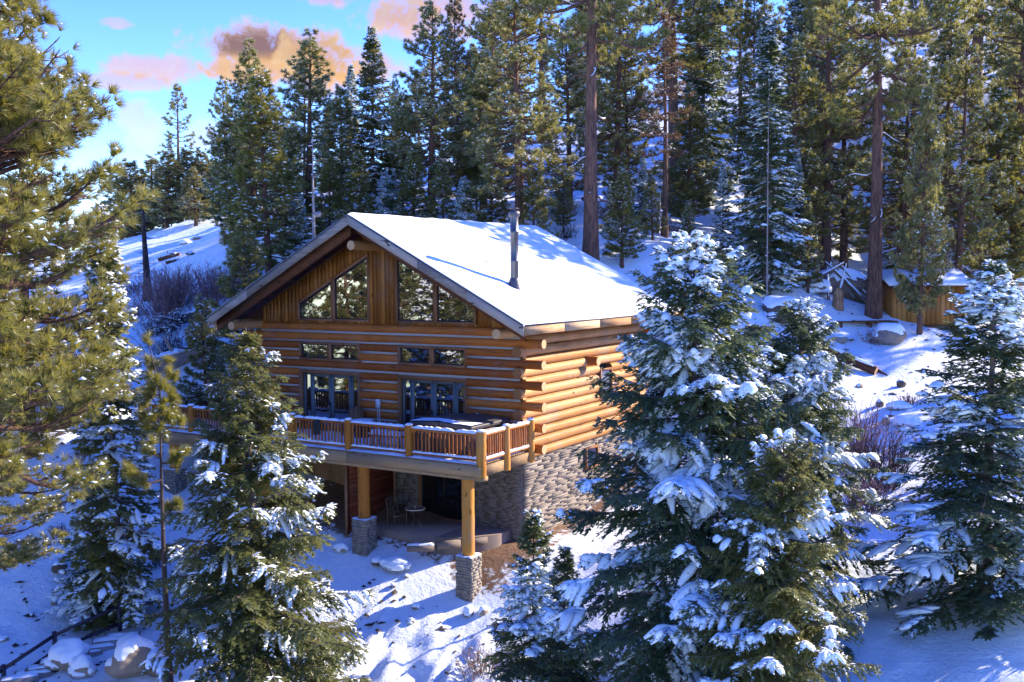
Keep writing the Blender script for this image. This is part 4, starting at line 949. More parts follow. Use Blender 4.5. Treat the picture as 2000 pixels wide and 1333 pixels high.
# fuller trees of the middle distance
for k, (px, pt_, d, key, wd, lb) in enumerate(((1228, 60, 61, 'pine_2', 1.1, 'full pine just left of the rust red dying pine'), (1345, 180, 66, 'pine_4', 1.4, 'rounded sunlit pine at the left side of the snowy gully'), (1560, 90, 62, 'pine_1', 1., 'tall open pine right of the slim snowy fir'),
        (1655, 40, 66, 'pine_2', 1.1, 'full pine left of the big sunlit crown, its foot hidden by the brush shelter'), (1768, 90, 66, 'pine_1', 1.1, 'open pine between the big bare trunk and the young shed pine'), (1850, 30, 70, 'pine_2', 1.1, 'dense pine rising behind the shed roof'), (1952, 170, 64, 'pine_4', 1.3, 'bright bushy pine right of the shed, up the bank'),
        (1112, 50, 62, 'pine_2', 1.2, 'full pine hugging the left side of the massive red trunk'), (942, 110, 63, 'pine_4', 1.5, 'bright bushy pine between browned pine and twisted dark pine'), (782, 185, 64, 'pine_4', 1.3, 'bright young pine right of the spire shaped fir'), (664, 170, 66, 'pine_4', 1.3, 'bright pine in the gap left of the spire shaped fir'),
        (448, 235, 66, 'pine_4', 1.4, 'bright bushy pine left of the tall narrow tipped pine'), (556, 260, 62, 'pine_4', 1.3, 'bright pine between light green pine and pale snag'), (1480, 200, 74, 'pine_2', 1.1, 'pine half hidden behind the slim snowy fir'))):
    put(key, 'pine_tree', px, pt_, d, lb, k*1.7, wd, leaf=(F_PINE, F_PINE2)[k % 2])
# forest further up the hill
rf = np.random.default_rng(404); placed = []; labels = set(); q = tries = 0
def spot(px):
    for lim_, s_ in ((560, 'over the left eave'), (760, 'over the gable peak'), (960, 'over the roof ridge'), (1120, 'over the chimney'), (1290, 'beyond the massive red trunk'), (1440, 'over the snowy gully'), (1600, 'over the front fir clump'), (1760, 'behind the sunlit big pine'), (1900, 'over the shed'), (9999, 'by the far edge of view')):
        if px < lim_: return s_
while q < 50 and tries < 4000:
    tries += 1; px = rf.uniform(440, 2060); d = rf.uniform(74, 140)
    if px < 940 and d < 75: continue
    if 1370 < px < 1450 and d < 105: continue
    if 1900 < px < 1990 and d < 85: continue
    X = at(px, 600, d); x, y = X[0], X[1]
    if any((x-a)**2+(y-b)**2 < 7 for a, b in placed): continue
    key = ('pine_1', 'pine_2', 'fir_1', 'fir_2', 'pine_3')[rf.integers(5)]; kind = {'pine_1': 'open crowned pine', 'pine_2': 'dense crowned pine', 'pine_3': 'bare stemmed pine', 'fir_1': 'broad dark fir', 'fir_2': 'slim snowy fir'}[key]
    lb = kind+(' low' if d < 86 else ' halfway up' if d < 108 else ' high up')+' on the wooded hill '+spot(px)
    if lb in labels: continue
    labels.add(lb); placed.append((x, y)); H = PH[key]*rf.uniform(.6, .95); zb = gz(x, y)
    ptop = 666.5-FPX*((np.array((x, y, zb+H))-CAM)@UP)/d
    lim = 150 if px < 560 else 130 if px < 680 else 120 if px < 780 else 90 if px < 950 else -9999
    if ptop < lim: H = max(5., H-(lim+rf.uniform(0, 120)-ptop)*d/FPX)
    tree(key, 'fir_tree' if 'fir' in key else 'pine_tree', x, y, zb+H, lb, rf.uniform(0, 6.28), rf.uniform(.85, 1.15), 'forest firs on the hillside' if 'fir' in key else 'forest pines on the hillside', (None, F_PINE, F_PINE)[rf.integers(3)]); q += 1
# pines standing out of frame: they shade the slope and are mirrored in the windows
for x, y, h, key in ((17.5, 7, 9, 'fir_1'), (19, 12, 5, 'fir_2'), (19, 18, 6, 'fir_1'), (21, 22, 8, 'pine_2'), (21, 26, 8, 'fir_1'), (26, 30, 12, 'pine_1'), (25, 47, 24, 'pine_1'),
                     (-24, -22, 17, 'pine_2'), (-31, -16, 18, 'pine_4'), (-18, -31, 17, 'pine_4'), (-37, -27, 22, 'pine_2'), (-29, -38, 20, 'pine_1'), (-12, -42, 17, 'pine_4'), (-44, -14, 20, 'pine_1'), (-22, -50, 22, 'pine_2'), (-6, -52, 20, 'pine_4'), (-40, -48, 24, 'pine_1'), (-20, -14, 15, 'pine_4'), (-26, -30, 22, 'pine_1'), (-33, -22, 24, 'pine_2'), (-15, -24, 16, 'pine_4'), (-20, -40, 24, 'pine_2'), (-28, -46, 26, 'pine_1'), (-36, -36, 26, 'pine_2'), (-48, -30, 26, 'pine_1'), (-50, -20, 24, 'pine_2'), (-12, -34, 16, 'pine_4'), (-30, -60, 28, 'pine_1'), (-45, -60, 28, 'pine_2'), (-14, -60, 24, 'pine_1')):
    tree(key, 'fir_tree' if 'fir' in key else 'pine_tree', x, y, gz(x, y)+h, 'conifer standing in the woods beyond the edge of the view', x+y, 1., 'woods around the clearing', F_PINE if x < 0 else None)

# ------------------------------------------------------------------ things on the deck, the patio and the slope
def ball(rg, n=3, r=(1, 1, 1), rough=.22, ph=None, flat=0.):
    import bmesh
    bm = bmesh.new(); bmesh.ops.create_icosphere(bm, subdivisions=n, radius=1); V = np.array([v.co[:] for v in bm.verts]); F = np.array([[v.index for v in f.verts] for f in bm.faces]); bm.free()
    ph = rg.uniform(0, 9) if ph is None else ph
    d = 1+rough*(n3(V, .55, ph)+.5*n3(V, .25, ph*1.7))
    c = np.round(V*2.2+rg.uniform(-.3, .3, 3))/2.2; d = d*(1-.25*rough)+.18*rough*np.linalg.norm(c, axis=1)      # faceted breaks
    return V*d[:, None]*np.array(r), F
def boulder(px, py, wpx, label, hr=.7, dr=.9, snow=.35, mt=None, dep=None, seed=0, name='boulder', group=None, P=None, sink=.25, w=None):
    rg = np.random.default_rng(seed+int(px)); P = (hit(px, py) if dep is None else at(px, py, dep)) if P is None else np.array(P, float)
    d = float((P-CAM)@D); w = wpx*d/FPX/2 if w is None else w/2; x, y = P[0], P[1]; z = gz(x, y) if dep is None else P[2]
    V, F = ball(rg, 4 if w > .4 else 3, (w, w*dr, w*hr)); a = rg.uniform(0, 3); R_ = np.array([(math.cos(a), -math.sin(a), 0), (math.sin(a), math.cos(a), 0), (0, 0, 1)])
    V[:, 2] = np.where(V[:, 2] < 0, V[:, 2]*.6, V[:, 2]); zc = z+w*hr*(.6-sink)
    o = thing(name, (x, y, z), label, 'rock', group); mb = MB(); mb.add(V@R_.T+(x, y, zc), F); mb.obj('stone', mt or S_ROCK, o, True)
    if snow:
        fn = unit(np.cross(V[F[:, 1]]-V[F[:, 0]], V[F[:, 2]]-V[F[:, 0]])); vn = np.zeros_like(V)
        for c_ in range(3): np.add.at(vn, F[:, c_], fn)
        g_ = unit(vn)[:, 2]+.22*n3(V/w, .35, 3.)-(1-snow*1.4); h = np.clip(g_*.32, -.06, .16)*w+np.clip(g_, 0, .3)*.06; W = V.copy(); W[:, 2] += h; W[:, :2] *= 1+np.clip(g_, -.05, .06)[:, None]*.5
        K = F[g_[F].max(1) > -.02]
        if len(K):
            used = np.unique(K); mp = np.zeros(len(V), int); mp[used] = np.arange(len(used)); mb = MB(); mb.add(W[used]@R_.T+(x, y, zc), mp[K]); mb.obj('snow_cap', SNOW, o, True)
    return o
def fallen(p0, p1, r0, r1, label, mt=None, seed=0, snow=True, raise_=.3, base=None, bend=.02):
    rg = np.random.default_rng(seed); A = hit(*p0); B = hit(*p1); L = np.linalg.norm(B-A); n = 16; t_ = np.linspace(0, 1, n)[:, None]; P = A*(1-t_)+B*t_
    P[:, :2] += np.array((-(B-A)[1], (B-A)[0]))/L*(np.sin(t_*5)*bend*L)
    g_ = ground(P[:, 0], P[:, 1]); R_ = np.linspace(r0, r1, n)*(1+rg.uniform(-.06, .06, n)); lin = np.linspace(g_[0], g_[-1], n); P[:, 2] = np.maximum(lin, g_)+R_*raise_
    o = thing('fallen_log', tuple(P[0]), label, 'log'); mb = MB(); tube(mb, P, R_, 12, 0, 1, jit=.06, rg=rg); mb.obj('trunk', [mt or W_GREYLOG, END], o, True)
    for k in range(4):
        q = rg.integers(2, n-2); d = unit(rg.normal(size=(1, 3))+np.array((0, 0, .6)))[0]; mb = MB(); limbs(mb, np.stack([P[q], P[q]+d*r0*1.6, P[q]+d*r0*rg.uniform(2, 3.2)])[None], np.array([[r0*.25, r0*.18, r0*.08]]), 6); mb.obj('branch_stub', mt or W_GREYLOG, o)
    if snow:
        s_ = MB(); m = 30; tt = np.linspace(.02, .97, m); Q = np.stack([np.interp(tt, t_[:, 0], P[:, i]) for i in range(3)], -1); rr = np.interp(tt, t_[:, 0], R_); Q[:, 2] += rr*.93
        snow_ridge(s_, Q[None], np.array([r0*.72]), np.array([r0*.30]), rg); s_.obj('snow', SNOW, o, True)
    return o

# hot tub
o = thing('hot_tub', (-1.65, -1.6, .0), 'square hot tub with dark folding cover half dusted with snow on the deck corner', 'hot tub')
x0, x1, y0, y1 = -2.95, -.30, -2.85, -.35
mb = MB(); box(mb, (x0+.1, y0+.1, 0), (x1-.1, y1-.1, .82)); mb.obj('cabinet', TUBC, o)
for k in range(18):
    xx = x0+.12+k*(x1-x0-.24)/18; mb = MB(); box(mb, (xx, y0+.075, .04), (xx+.11, y0+.10, .80)); mb.obj('cabinet_slat', TUBC, o)
for k, (a, b) in enumerate(((x0, -1.69), (-1.66, x1))):
    mb = MB(); hexa(mb, [(x, y, z) for x in (a, b) for y in (y0, y1) for z in (.83, .95 if (x in (x0, x1)) else 1.02)]); c = mb.obj('cover_half', TUBV, o)
    bv = c.modifiers.new('bevel', 'BEVEL'); bv.width = .03; bv.segments = 3
for yy in (-2.3, -.95):
    mb = MB(); bar(mb, (-1.68, yy-.02, 1.024), (x0, yy-.02, .956), .06, .01); mb.obj('strap', BLACKM, o)
mb = MB(); n = 46; A, B = np.meshgrid(np.linspace(x0+.02, x1-.02, n), np.linspace(y0+.02, y1-.02, n), indexing='ij'); top = np.where(A < -1.675, .95+.07*(A-x0)/(-1.69-x0), 1.02-.07*(A+1.66)/(x1+1.66))
nz = vnoise(A, B, 1.5, 21)+.08*vnoise(A, B, .3, 22); lim_ = .25-.75*np.clip(-(B+1.9)/.5, -1, 1)-.35*np.clip((-1.7-A)/.6, -1, 1); th = np.clip((nz-lim_+.45)*.12, -.02, .035); Z = top+th
i, j = np.meshgrid(np.arange(n-1), np.arange(n-1), indexing='ij'); a = (i*n+j).ravel(); mb.add(np.stack([A.ravel(), B.ravel(), Z.ravel()], -1), np.stack([a, a+n, a+n+1, a+1], -1)); mb.obj('snow', SNOW, o, True)

ORG_TUB = o; o.scale = (1, 1, 1.16)
# adirondack chair, turned a little
def place_rot(pts, loc, rz):
    c, s = math.cos(rz), math.sin(rz); pts = np.asarray(pts, float); return np.stack([pts[:, 0]*c-pts[:, 1]*s+loc[0], pts[:, 0]*s+pts[:, 1]*c+loc[1], pts[:, 2]+loc[2]], -1)
cl_ = onplane(690, 815, 1, -.75); CL_ = (cl_[0], -.78, 0.); rz = .35
o = thing('adirondack_chair', CL_, 'brown slatted wooden deck chair with fan back by the left french doors', 'chair')
def pb(parent, name, pts8, mt): mb = MB(); hexa(mb, place_rot(pts8, CL_, rz)); return mb.obj(name, mt, parent)
def slab8(a, b, w_, t_, up=(0, 1, 0)):
    mb = MB(); bar(mb, a, b, w_, t_, up=up); return np.concatenate(mb.v)
for k in range(7):
    q = (k-3)/3; h = 1.04-.16*q*q; pb(o, 'back_slat', slab8((q*.22, .10, .30), (q*.30, .46, h+.05), .075, .02), W_CHAIR)
for k in range(5): pb(o, 'seat_slat', slab8((-.27, -.42+k*.105, .40-k*.022), (.27, -.42+k*.105, .40-k*.022), .09, .02, (0, 0, 1)), W_CHAIR)
for s in (-1, 1):
    pb(o, 'armrest', slab8((s*.36, -.48, .58), (s*.36, .30, .56), .13, .025, (0, 0, 1)), W_CHAIR); pb(o, 'leg', slab8((s*.30, -.42, 0), (s*.30, -.42, .565), .10, .03), W_CHAIR); pb(o, 'leg', slab8((s*.30, -.40, .36), (s*.30, .45, 0), .12, .03, (0, 0, 1)), W_CHAIR)
# round fire table with snow
o = thing('fire_table', (-6.35, -1.3, 0), 'round dark table topped with snow beside the wooden deck chair', 'table'); X, Y = -6.35, -1.3
mb = MB(); tube(mb, [(X, Y, z) for z in (.66, .665, .70, .705)], [.40, .44, .44, .42], 28, 0, 0); mb.obj('tabletop', BLACKM, o)
mb = MB(); tube(mb, [(X, Y, z) for z in (0, .1, .60, .66)], [.30, .30, .26, .34], 20, 0, 0); mb.obj('base', BLACKM, o)
mb = MB(); tube(mb, [(X, Y, z) for z in (.704, .73, .745, .742)], [.43, .42, .33, .03], 26, 0, 0, jit=.02, rg=rg); mb.obj('snow', SNOW, o, True)
# cloth over the rail
c = onplane(622, 832, 1, DY); cx_ = c[0]; mb = MB(); n, m_ = 9, 16; u = np.linspace(-.16, .16, n); prof_ = [(-.10, .45), (-.105, .55), (-.10, .7), (-.10, .85), (-.09, .98), (-.04, 1.05), (.03, 1.05), (.08, .99), (.09, .85), (.09, .7)]
V = np.array([(cx_+a*(1+.1*math.sin(k)), DY+p_+.015*math.sin(a*38+k*.6), z+.02*math.sin(a*20)) for k, (p_, z) in enumerate(prof_) for a in u]); i, j = np.meshgrid(np.arange(len(prof_)-1), np.arange(n-1), indexing='ij'); a = (i*n+j).ravel()
mb.add(V, np.stack([a, a+1, a+n+1, a+n], -1)); o = mb.obj('towel', CLOTH, smooth=True, loc=(cx_, DY, 1)); so_ = o.modifiers.new('thick', 'SOLIDIFY'); so_.thickness = .015; tag(o, 'black cloth hung over the snowy front rail of the deck', 'towel')
# snow covered bench behind the front rail
o = thing('bench', (-4.4, -2.3, 0), 'low bench buried under snow behind the front railing', 'bench')
for k in range(4): mb = MB(); box(mb, (-5.0, -2.55+k*.13, .42), (-3.6, -2.44+k*.13, .46)); mb.obj('seat_slat', W_CHAIR, o)
for x in (-4.9, -3.75):
    for y in (-2.5, -2.1): mb = MB(); box(mb, (x, y, 0), (x+.07, y+.07, .42)); mb.obj('leg', W_CHAIR, o)
mb = MB(); lumpy(mb, np.array((-5.02, -2.3)), np.array((-3.58, -2.3)), .465, .52, .12, rg, 18); mb.obj('snow', SNOW, o, True)
# patio table and chairs
X, Y, Z = -3.63, -1.62, -3.03
o = thing('bistro_table', (X, Y, Z), 'small round mosaic topped patio table with a pale rim under the deck', 'table')
mb = MB(); tube(mb, [(X, Y, Z+z) for z in (.70, .725)], [.355, .355], 30, 0, 0); mb.obj('tabletop', TILE, o)
mb = MB(); a = np.linspace(0, 2*math.pi, 33); tube(mb, np.stack([X+.365*np.cos(a), Y+.365*np.sin(a), np.full(33, Z+.715)], -1), .018, 6); mb.obj('rim', IVORY, o, True)
for k in range(3):
    an = k*2.094+.5; d = np.array((math.cos(an), math.sin(an))); mb = MB(); tube(mb, [(X+d[0]*r_, Y+d[1]*r_, Z+z) for r_, z in ((.30, .69), (.12, .5), (.07, .35), (.16, .16), (.30, 0))], .014, 6); mb.obj('leg', BRONZE, o, True)
mb = MB(); tube(mb, [(X, Y, Z+.725), (X, Y, Z+.78), (X, Y, Z+.80)], [.025, .02, .012], 8, 0, 0); mb.obj('finial', IVORY, o)
def patio_chair(loc, rz, label, mt):
    o = thing('patio_chair', loc, label, 'chair', 'patio chairs'); T = lambda pts: place_rot(pts, loc, rz)
    for s in (-1, 1):
        mb = MB(); tube(mb, T([(s*.25, .24, 0), (s*.25, .20, .42), (s*.245, .27, .70), (s*.24, .33, .98)]), .014, 6); mb.obj('back_leg', mt, o, True)
        mb = MB(); tube(mb, T([(s*.26, -.24, 0), (s*.27, -.25, .40), (s*.28, -.24, .60), (s*.28, -.16, .65), (s*.27, .10, .65), (s*.25, .25, .66)]), .014, 6); mb.obj('arm', mt, o, True)
    mb = MB(); tube(mb, T([(-.24, .33, .98), (-.12, .34, 1.02), (.12, .34, 1.02), (.24, .33, .98)]), .014, 6); mb.obj('top_rail', mt, o, True)
    for k in range(5):
        x = -.17+k*.085; mb = MB(); tube(mb, T([(x, .22, .44), (x, .27, .70), (x, .335, 1.0)]), .007, 5); mb.obj('spindle', mt, o)
    mb = MB(); V = [(x, y, z) for x in (-.25, .25) for y in (-.26, .22) for z in (.40, .43)]; hexa(mb, T(V)); mb.obj('seat', mt, o)
patio_chair((-4.40, -1.75, -3.03), 1.3, 'bronze metal patio chair with open arms beside the mosaic table', BRONZE)
patio_chair((-5.05, -.75, -3.03), .9, 'black metal patio chair in the shaded corner against the red boards', BLACKM)
# edging timbers and stones along the patio
def beam(p0, p1, w_, h, label, mt, snow=True):
    a = np.array(p0, float); b = np.array(p1, float); o = thing('edging_timber', tuple(a), label, 'timber'); mb = MB(); bar(mb, a, b, w_, h); mb.obj('beam', mt, o)
    if snow: mb = MB(); lumpy(mb, a[:2], b[:2], a[2]+h/2, w_*1.02, .05, rg, 12); mb.obj('snow', SNOW, o, True)
beam((-2.75, -3.30, -3.28), (-1.95, -2.78, -3.28), .20, .22, 'snow topped pale edging timber nearest the big flat rock', TIMB)
beam((-1.88, -2.70, -3.22), (-1.35, -2.05, -3.20), .20, .24, 'bare edging timber in the bend of the patio border', TIMB, False)
beam((-1.32, -1.98, -3.20), (-.75, -1.25, -3.18), .20, .24, 'last bare edging timber curving towards the stone wall', TIMB, False)
boulder(0, 0, 0, 'big flat topped rock covered with snow at the patio edge', .42, .75, .75, P=(-3.02, -3.62, 0), w=1.05, seed=3, sink=.1)
boulder(0, 0, 0, 'small rounded rock with snow between the flat rock and left stone pier', .7, .8, .5, P=(-3.72, -3.75, 0), w=.5, seed=4, sink=.1)
boulder(0, 0, 0, 'low snow topped block left of the left stone pier', .5, .6, .7, P=(-5.5, -3.6, 0), w=.65, seed=5, sink=.1)
for k, (x, y, s, l) in enumerate(((-2.45, -3.75, .2, 'small pale stone below the edging timber'), (-2.6, -4.3, .24, 'little brown stone in the snow below the flat rock'), (.35, -4.1, .5, 'snowy rock at the foot of the right stone pier'), (.8, -3.9, .42, 'brown rock beside the right stone pier base'), (-1.4, -4.6, .34, 'snow capped stone in the tracks before the right pier'), (-1.1, -5.3, .28, 'stone half buried in sunlit snow before the porch'))):
    boulder(0, 0, 0, l, .7, .8, .5, P=(x, y, 0), w=s, seed=30+k)

# stair railing and stone steps at the lower corner
o = thing('stair_railing', tuple(at(108, 1288, 32.5)), 'dark metal two rail handrail climbing beside the stone steps', 'railing')
RP = [(at(-60, 1412, 30.3), 1.0), (at(9, 1358, 31.2), .95), (at(108, 1288, 32.5), .9), (at(234, 1236, 33.8), 1.05)]
for b, h in RP: mb = MB(); bar(mb, b-(0, 0, .3), b+(0, 0, h), .10, .10, up=(0, 1, 0)); mb.obj('post', RAILM, o)
for k in range(3):
    for fr in (.86, .30): a, b = RP[k][0]+(0, 0, RP[k][1]*fr), RP[k+1][0]+(0, 0, RP[k+1][1]*fr); mb = MB(); bar(mb, a, b, .08, .09); mb.obj('rail', RAILM, o)
a = RP[3][0]
for fr in (.86, .30): mb = MB(); bar(mb, a+(0, 0, 1.05*fr), at(300, 1218, 34.2)+(0, 0, .95*fr-.1), .08, .09); mb.obj('rail', RAILM, o)
o = thing('stone_steps', tuple(at(150, 1300, 32)), 'flight of grey stone steps with snowy treads below the handrail', 'steps')
for k in range(9):
    f = k/8; c = at(40+200*f, 1345-105*f, 31.2+2.4*f); c[2] = gz(c[0], c[1])+.12; mb = MB(); V = np.array([(x, y, z) for x in (-.55, .55) for y in (-.22, .22) for z in (-.35, .06)]); hexa(mb, place_rot(V+rg.uniform(-.03, .03, V.shape), c, .9)); st = mb.obj('step', S_STEP, o)
    mb = MB(); q = place_rot([(-.5, 0, .06), (.5, 0, .06)], c, .9); lumpy(mb, q[0][:2], q[1][:2], q[0][2], .40, .05, rg, 8); mb.obj('snow', SNOW, st, True)
boulder(130, 1300, 78, 'rounded boulder with a smooth snow cap next to the steps', .75, .9, .6, seed=1)
boulder(160, 1322, 56, 'smaller round boulder in front of the capped one', .85, .9, .55, seed=2)
boulder(262, 1308, 110, 'large brown granite boulder with patches of snow under the spruce', .8, .9, .35, seed=3)
boulder(318, 1318, 50, 'brown rock wedged between granite boulder and spruce trunk', .8, .9, .25, seed=4)
# rocks on the slopes
for k, a in enumerate(((1738, 668, 64, 'big grey boulder with a snow hat below the shed', .72, .8, .45), (1641, 672, 30, 'small dark notched rock left of the capped boulder', .75, .8, .2), (1663, 668, 14, 'tiny dark rock above the fallen trunk', .5, .8, .2),
                         (1760, 758, 20, 'upright brown rock alone on shaded snow', 1.1, .8, .15), (1679, 758, 20, 'low reddish rock under the fallen trunk', .5, .8, .15), (1718, 797, 22, 'dark rock at the edge of the bare thicket', .8, .8, .3),
                         (1755, 800, 44, 'broad snow covered rock left of the leader topped fir', .4, .9, .9), (1730, 835, 22, 'tall pointed dark rock before the snow domes', 1.2, .7, .2), (1770, 832, 50, 'smooth snow dome over a rock beside the pointed rock', .5, .9, .95),
                         (1990, 596, 60, 'big snow covered boulder at the far edge of the slope', .75, .9, .6), (1597, 562, 30, 'pale snow covered rock before the brush shelter', .6, .9, .9), (1650, 712, 24, 'dark rock under the upper end of the fallen trunk', .6, .8, .2),
                         (256, 776, 36, 'brown sided rock with snow on top uphill of the deck corner', .6, .8, .6), (222, 830, 62, 'large rock under a thick snow dome left of the deck corner', .55, .9, .9), (205, 848, 34, 'dark rock peeking from under the snow dome', .7, .8, .3),
                         (305, 738, 22, 'small rock by the lower end of the big grey log', .6, .9, .5), (375, 708, 18, 'little dark stone resting above the deck rail', .6, .9, .3), (408, 745, 30, 'tall stone half hidden behind the spruce top', 1.2, .8, .3),
                         (385, 470, 22, 'dark rock on the far snowy crest', .5, .8, .3), (362, 478, 26, 'longer rock beneath the crest', .4, .8, .4), (340, 500, 18, 'rock halfway down the far crest', .5, .8, .3), (372, 500, 18, 'stone beside the far crest pine', .5, .8, .3), (1395, 262, 24, 'dark ledge in the snowy gully', .35, .8, .4), (1425, 248, 22, 'upper dark ledge in the snowy gully', .35, .8, .4), (1380, 300, 26, 'snow topped ledge at the bottom of the gully', .4, .8, .6),
                         (870, 385, 46, 'dark outcrop behind the roof ridge', .5, .8, .5), (815, 392, 40, 'snowy outcrop left of the bare pine trunk', .5, .8, .6), (1940, 470, 24, 'dark rock in the snow behind the shed', .4, .9, .3),
                         (1965, 300, 34, 'dark rock beside the long snowy log', .4, .8, .5), (60, 1205, 26, 'flat brown rock lying on the slope near the railing', .25, .5, .1), (105, 1182, 14, 'small dark rock up the slope from the railing', .7, .7, .3), (6, 1256, 22, 'dark rock at the left edge above the railing', .5, .8, .3))):
    boulder(*a, seed=50+k)
fallen((296, 735), (415, 690), .50, .30, 'thick weathered grey log lying on the bank above the deck', seed=1, raise_=.7)
fallen((340, 636), (412, 624), .32, .24, 'snow covered log end sticking out left of the eave', seed=2, raise_=.6)
fallen((1590, 690), (1712, 735), .30, .20, 'dark fallen trunk slanting down the shaded snow below the boulder', W_DARK, 3, raise_=.95)
fallen((1925, 335), (1990, 265), .26, .2, 'long snow covered log pointing up the far slope', seed=4, raise_=.5)
fallen((310, 512), (352, 500), .16, .1, 'dark thin log on the snow under the far crest', W_DARK, 5, raise_=.4)
fallen((325, 520), (345, 512), .14, .1, 'short dark log just below the thin one', W_DARK, 6, raise_=.4)
fallen((1700, 720), (1735, 738), .08, .05, 'thin dark stick beside the fallen trunk', W_DARK, 7, False)
fallen((230, 1075), (330, 1010), .16, .08, 'small snowy log beside the young pine', seed=8, raise_=.5)
rs2 = np.random.default_rng(61); k = 0
while k < 46:
    px = rs2.uniform(430, 2000); dp = rs2.uniform(52, 118); X = at(px, 600, dp); x, y = X[0], X[1]
    if (-15 < x < 3 and y < 14): continue
    boulder(0, 0, 0, 'snow capped rock scattered among the trunks of the wooded hillside', rs2.uniform(.35, .7), .9, rs2.uniform(.35, .7), P=(x, y, 0), w=rs2.uniform(.7, 2.4), seed=500+k, group='rocks on the wooded hillside', sink=.2); k += 1
k = 0
while k < 16:
    px = rs2.uniform(450, 2000); dp = rs2.uniform(55, 100); X = at(px, 600, dp); x, y = X[0], X[1]
    if (-15 < x < 3 and y < 14): continue
    z = gz(x, y); q = np.array((x, y, z)); 
    A_ = rs2.uniform(0, 3.14); L_ = rs2.uniform(2, 6); e = q+np.array((math.cos(A_), math.sin(A_), 0))*L_; e[2] = gz(e[0], e[1]); o = thing('fallen_log', tuple(q), 'snowy fallen log lying among the trunks of the wooded hillside', 'log', 'logs on the wooded hillside')
    P = np.linspace(q, e, 8); r_ = rs2.uniform(.12, .25); P[:, 2] += r_*.8; mb = MB(); tube(mb, P, np.linspace(r_, r_*.6, 8), 9, 0, 1, jit=.08, rg=rs2); mb.obj('trunk', [W_GREYLOG, END], o, True); mb = MB(); snow_ridge(mb, P[None]+np.array((0, 0, r_*.8)), np.array([r_*.75]), np.array([r_*.4]), rs2); mb.obj('snow', SNOW, o, True); k += 1
# brush shelter of poles and a stump
c = hit(1648, 590); rs_ = np.random.default_rng(8); o = thing('brush_shelter', tuple(c), 'shelter of weathered poles leaned on a snowy rock mound up the slope', 'shelter')
rt2 = np.array((RT[0], RT[1], 0)); fw = np.array((-RT[1], RT[0], 0)); ap = c+fw*1.6+np.array((0, 0, 2.0))
for k in range(13):
    e = c+rt2*rs_.uniform(-2.6, 2.6)+fw*rs_.uniform(-.9, .6); e[2] = gz(e[0], e[1]); mb = MB(); a = ap+rt2*rs_.uniform(-.7, .7)+np.array((0, 0, rs_.uniform(-.3, .3))); tube(mb, [e, (e+a)/2+rs_.uniform(-.06, .06, 3), a], [.09, .08, .05], 7, 0, 0); mb.obj('pole', W_GREYLOG, o, True)
    mb = MB(); snow_ridge(mb, np.linspace(e, a, 8)[None]+np.array((0, 0, .07)), np.array([.07]), np.array([.06]), rs_); mb.obj('snow', SNOW, o, True)
V, F = ball(rs_, 3, (1.9, 1.3, 1.25)); mb = MB(); mb.add(V+ap+np.array((0, .6, -1.25)), F); mb.obj('mound', S_ROCK, o, True)
V2 = V*1.03; kp = (V2[F][:, :, 2].mean(1) > .45); mb = MB(); mb.add(V2+ap+np.array((0, .6, -1.2)), F[kp]); mb.obj('snow_cap', SNOW, o, True)
c = hit(1636, 604); o = thing('tree_stump', tuple(c), 'short broken tan stump in front of the brush shelter', 'stump'); mb = MB(); tube(mb, [c-(0, 0, .3), c+(0, 0, .4), c+(.03, 0, .9), c+(.05, 0, 1.15)], [.36, .28, .25, .12], 10, 0, 0, jit=.12, rg=rs_); mb.obj('trunk', B_TAN, o)
# shed
S0 = hit(1812, 640); sdp = float((S0-CAM)@D); wS, hS, dS = 146*sdp/FPX, 80*sdp/FPX, 3.0; ang = math.atan2(RT[1], RT[0])+math.radians(4)
o = thing('shed', tuple(S0), 'small ochre board shed with a snowy gable roof among the pines', 'shed'); zb = S0[2]+.15
def sh(name, pts, mt, par=o): mb = MB(); hexa(mb, place_rot(pts, (S0[0], S0[1], zb), ang)); return mb.obj(name, mt, par)
b8 = lambda lo, hi: [(x, y, z) for x in (lo[0], hi[0]) for y in (lo[1], hi[1]) for z in (lo[2], hi[2])]
n = 15
for k in range(n):
    a, b = -wS/2+wS*k/n+.008, -wS/2+wS*(k+1)/n-.008; sh('wall_board', b8((a, 0+rs_.uniform(-.006, .006), 0), (b, .03, hS)), W_SHED)
sh('wall', b8((-wS/2+.02, .03, 0), (wS/2-.02, dS, hS)), W_SHED)
for k in range(10): a, b = dS*k/10+.04, dS*(k+1)/10+.025; sh('wall_board', b8((wS/2-.01, a, 0), (wS/2+.02, b, hS+.2)), W_SHED)
for x in (-wS/2-.03, wS/2-.07): sh('corner_trim', b8((x, -.04, 0), (x+.1, .0, hS)), W_SHED)
sh('skid', b8((-wS/2, .05, -.35), (wS/2, .2, -.005)), W_DARK); sh('skid', b8((-wS/2, dS-.2, -.35), (wS/2, dS, -.005)), W_DARK)
wi = thing_part('window', None, o); sh('frame', b8((-wS*.27, -.05, hS*.38), (-wS*.06, -.012, hS*.88)), W_GREYLOG, wi); sh('pane', b8((-wS*.255, -.06, hS*.42), (-wS*.075, -.052, hS*.84)), GLASSD, wi)
zr_s = hS+.6; ow = wS/2+.35
for s in (0, 1):
    y_e = -.45 if s == 0 else dS+.45; sl2 = (zr_s-hS+.0)/(dS/2+.0); ze_ = zr_s-(dS/2+.45)*sl2
    P = [(x, y, z+t_) for x in (-ow, ow) for (y, z) in ((y_e, ze_), (dS/2, zr_s)) for t_ in (0, .08)]; sh('roof_panel', P, W_DARK)
    P = [(x, y, z+t_) for x in (-ow-.02, ow+.02) for (y, z) in ((y_e-.02, ze_), (dS/2, zr_s)) for t_ in (.083, .19)]; sh('roof_snow', P, SNOW)
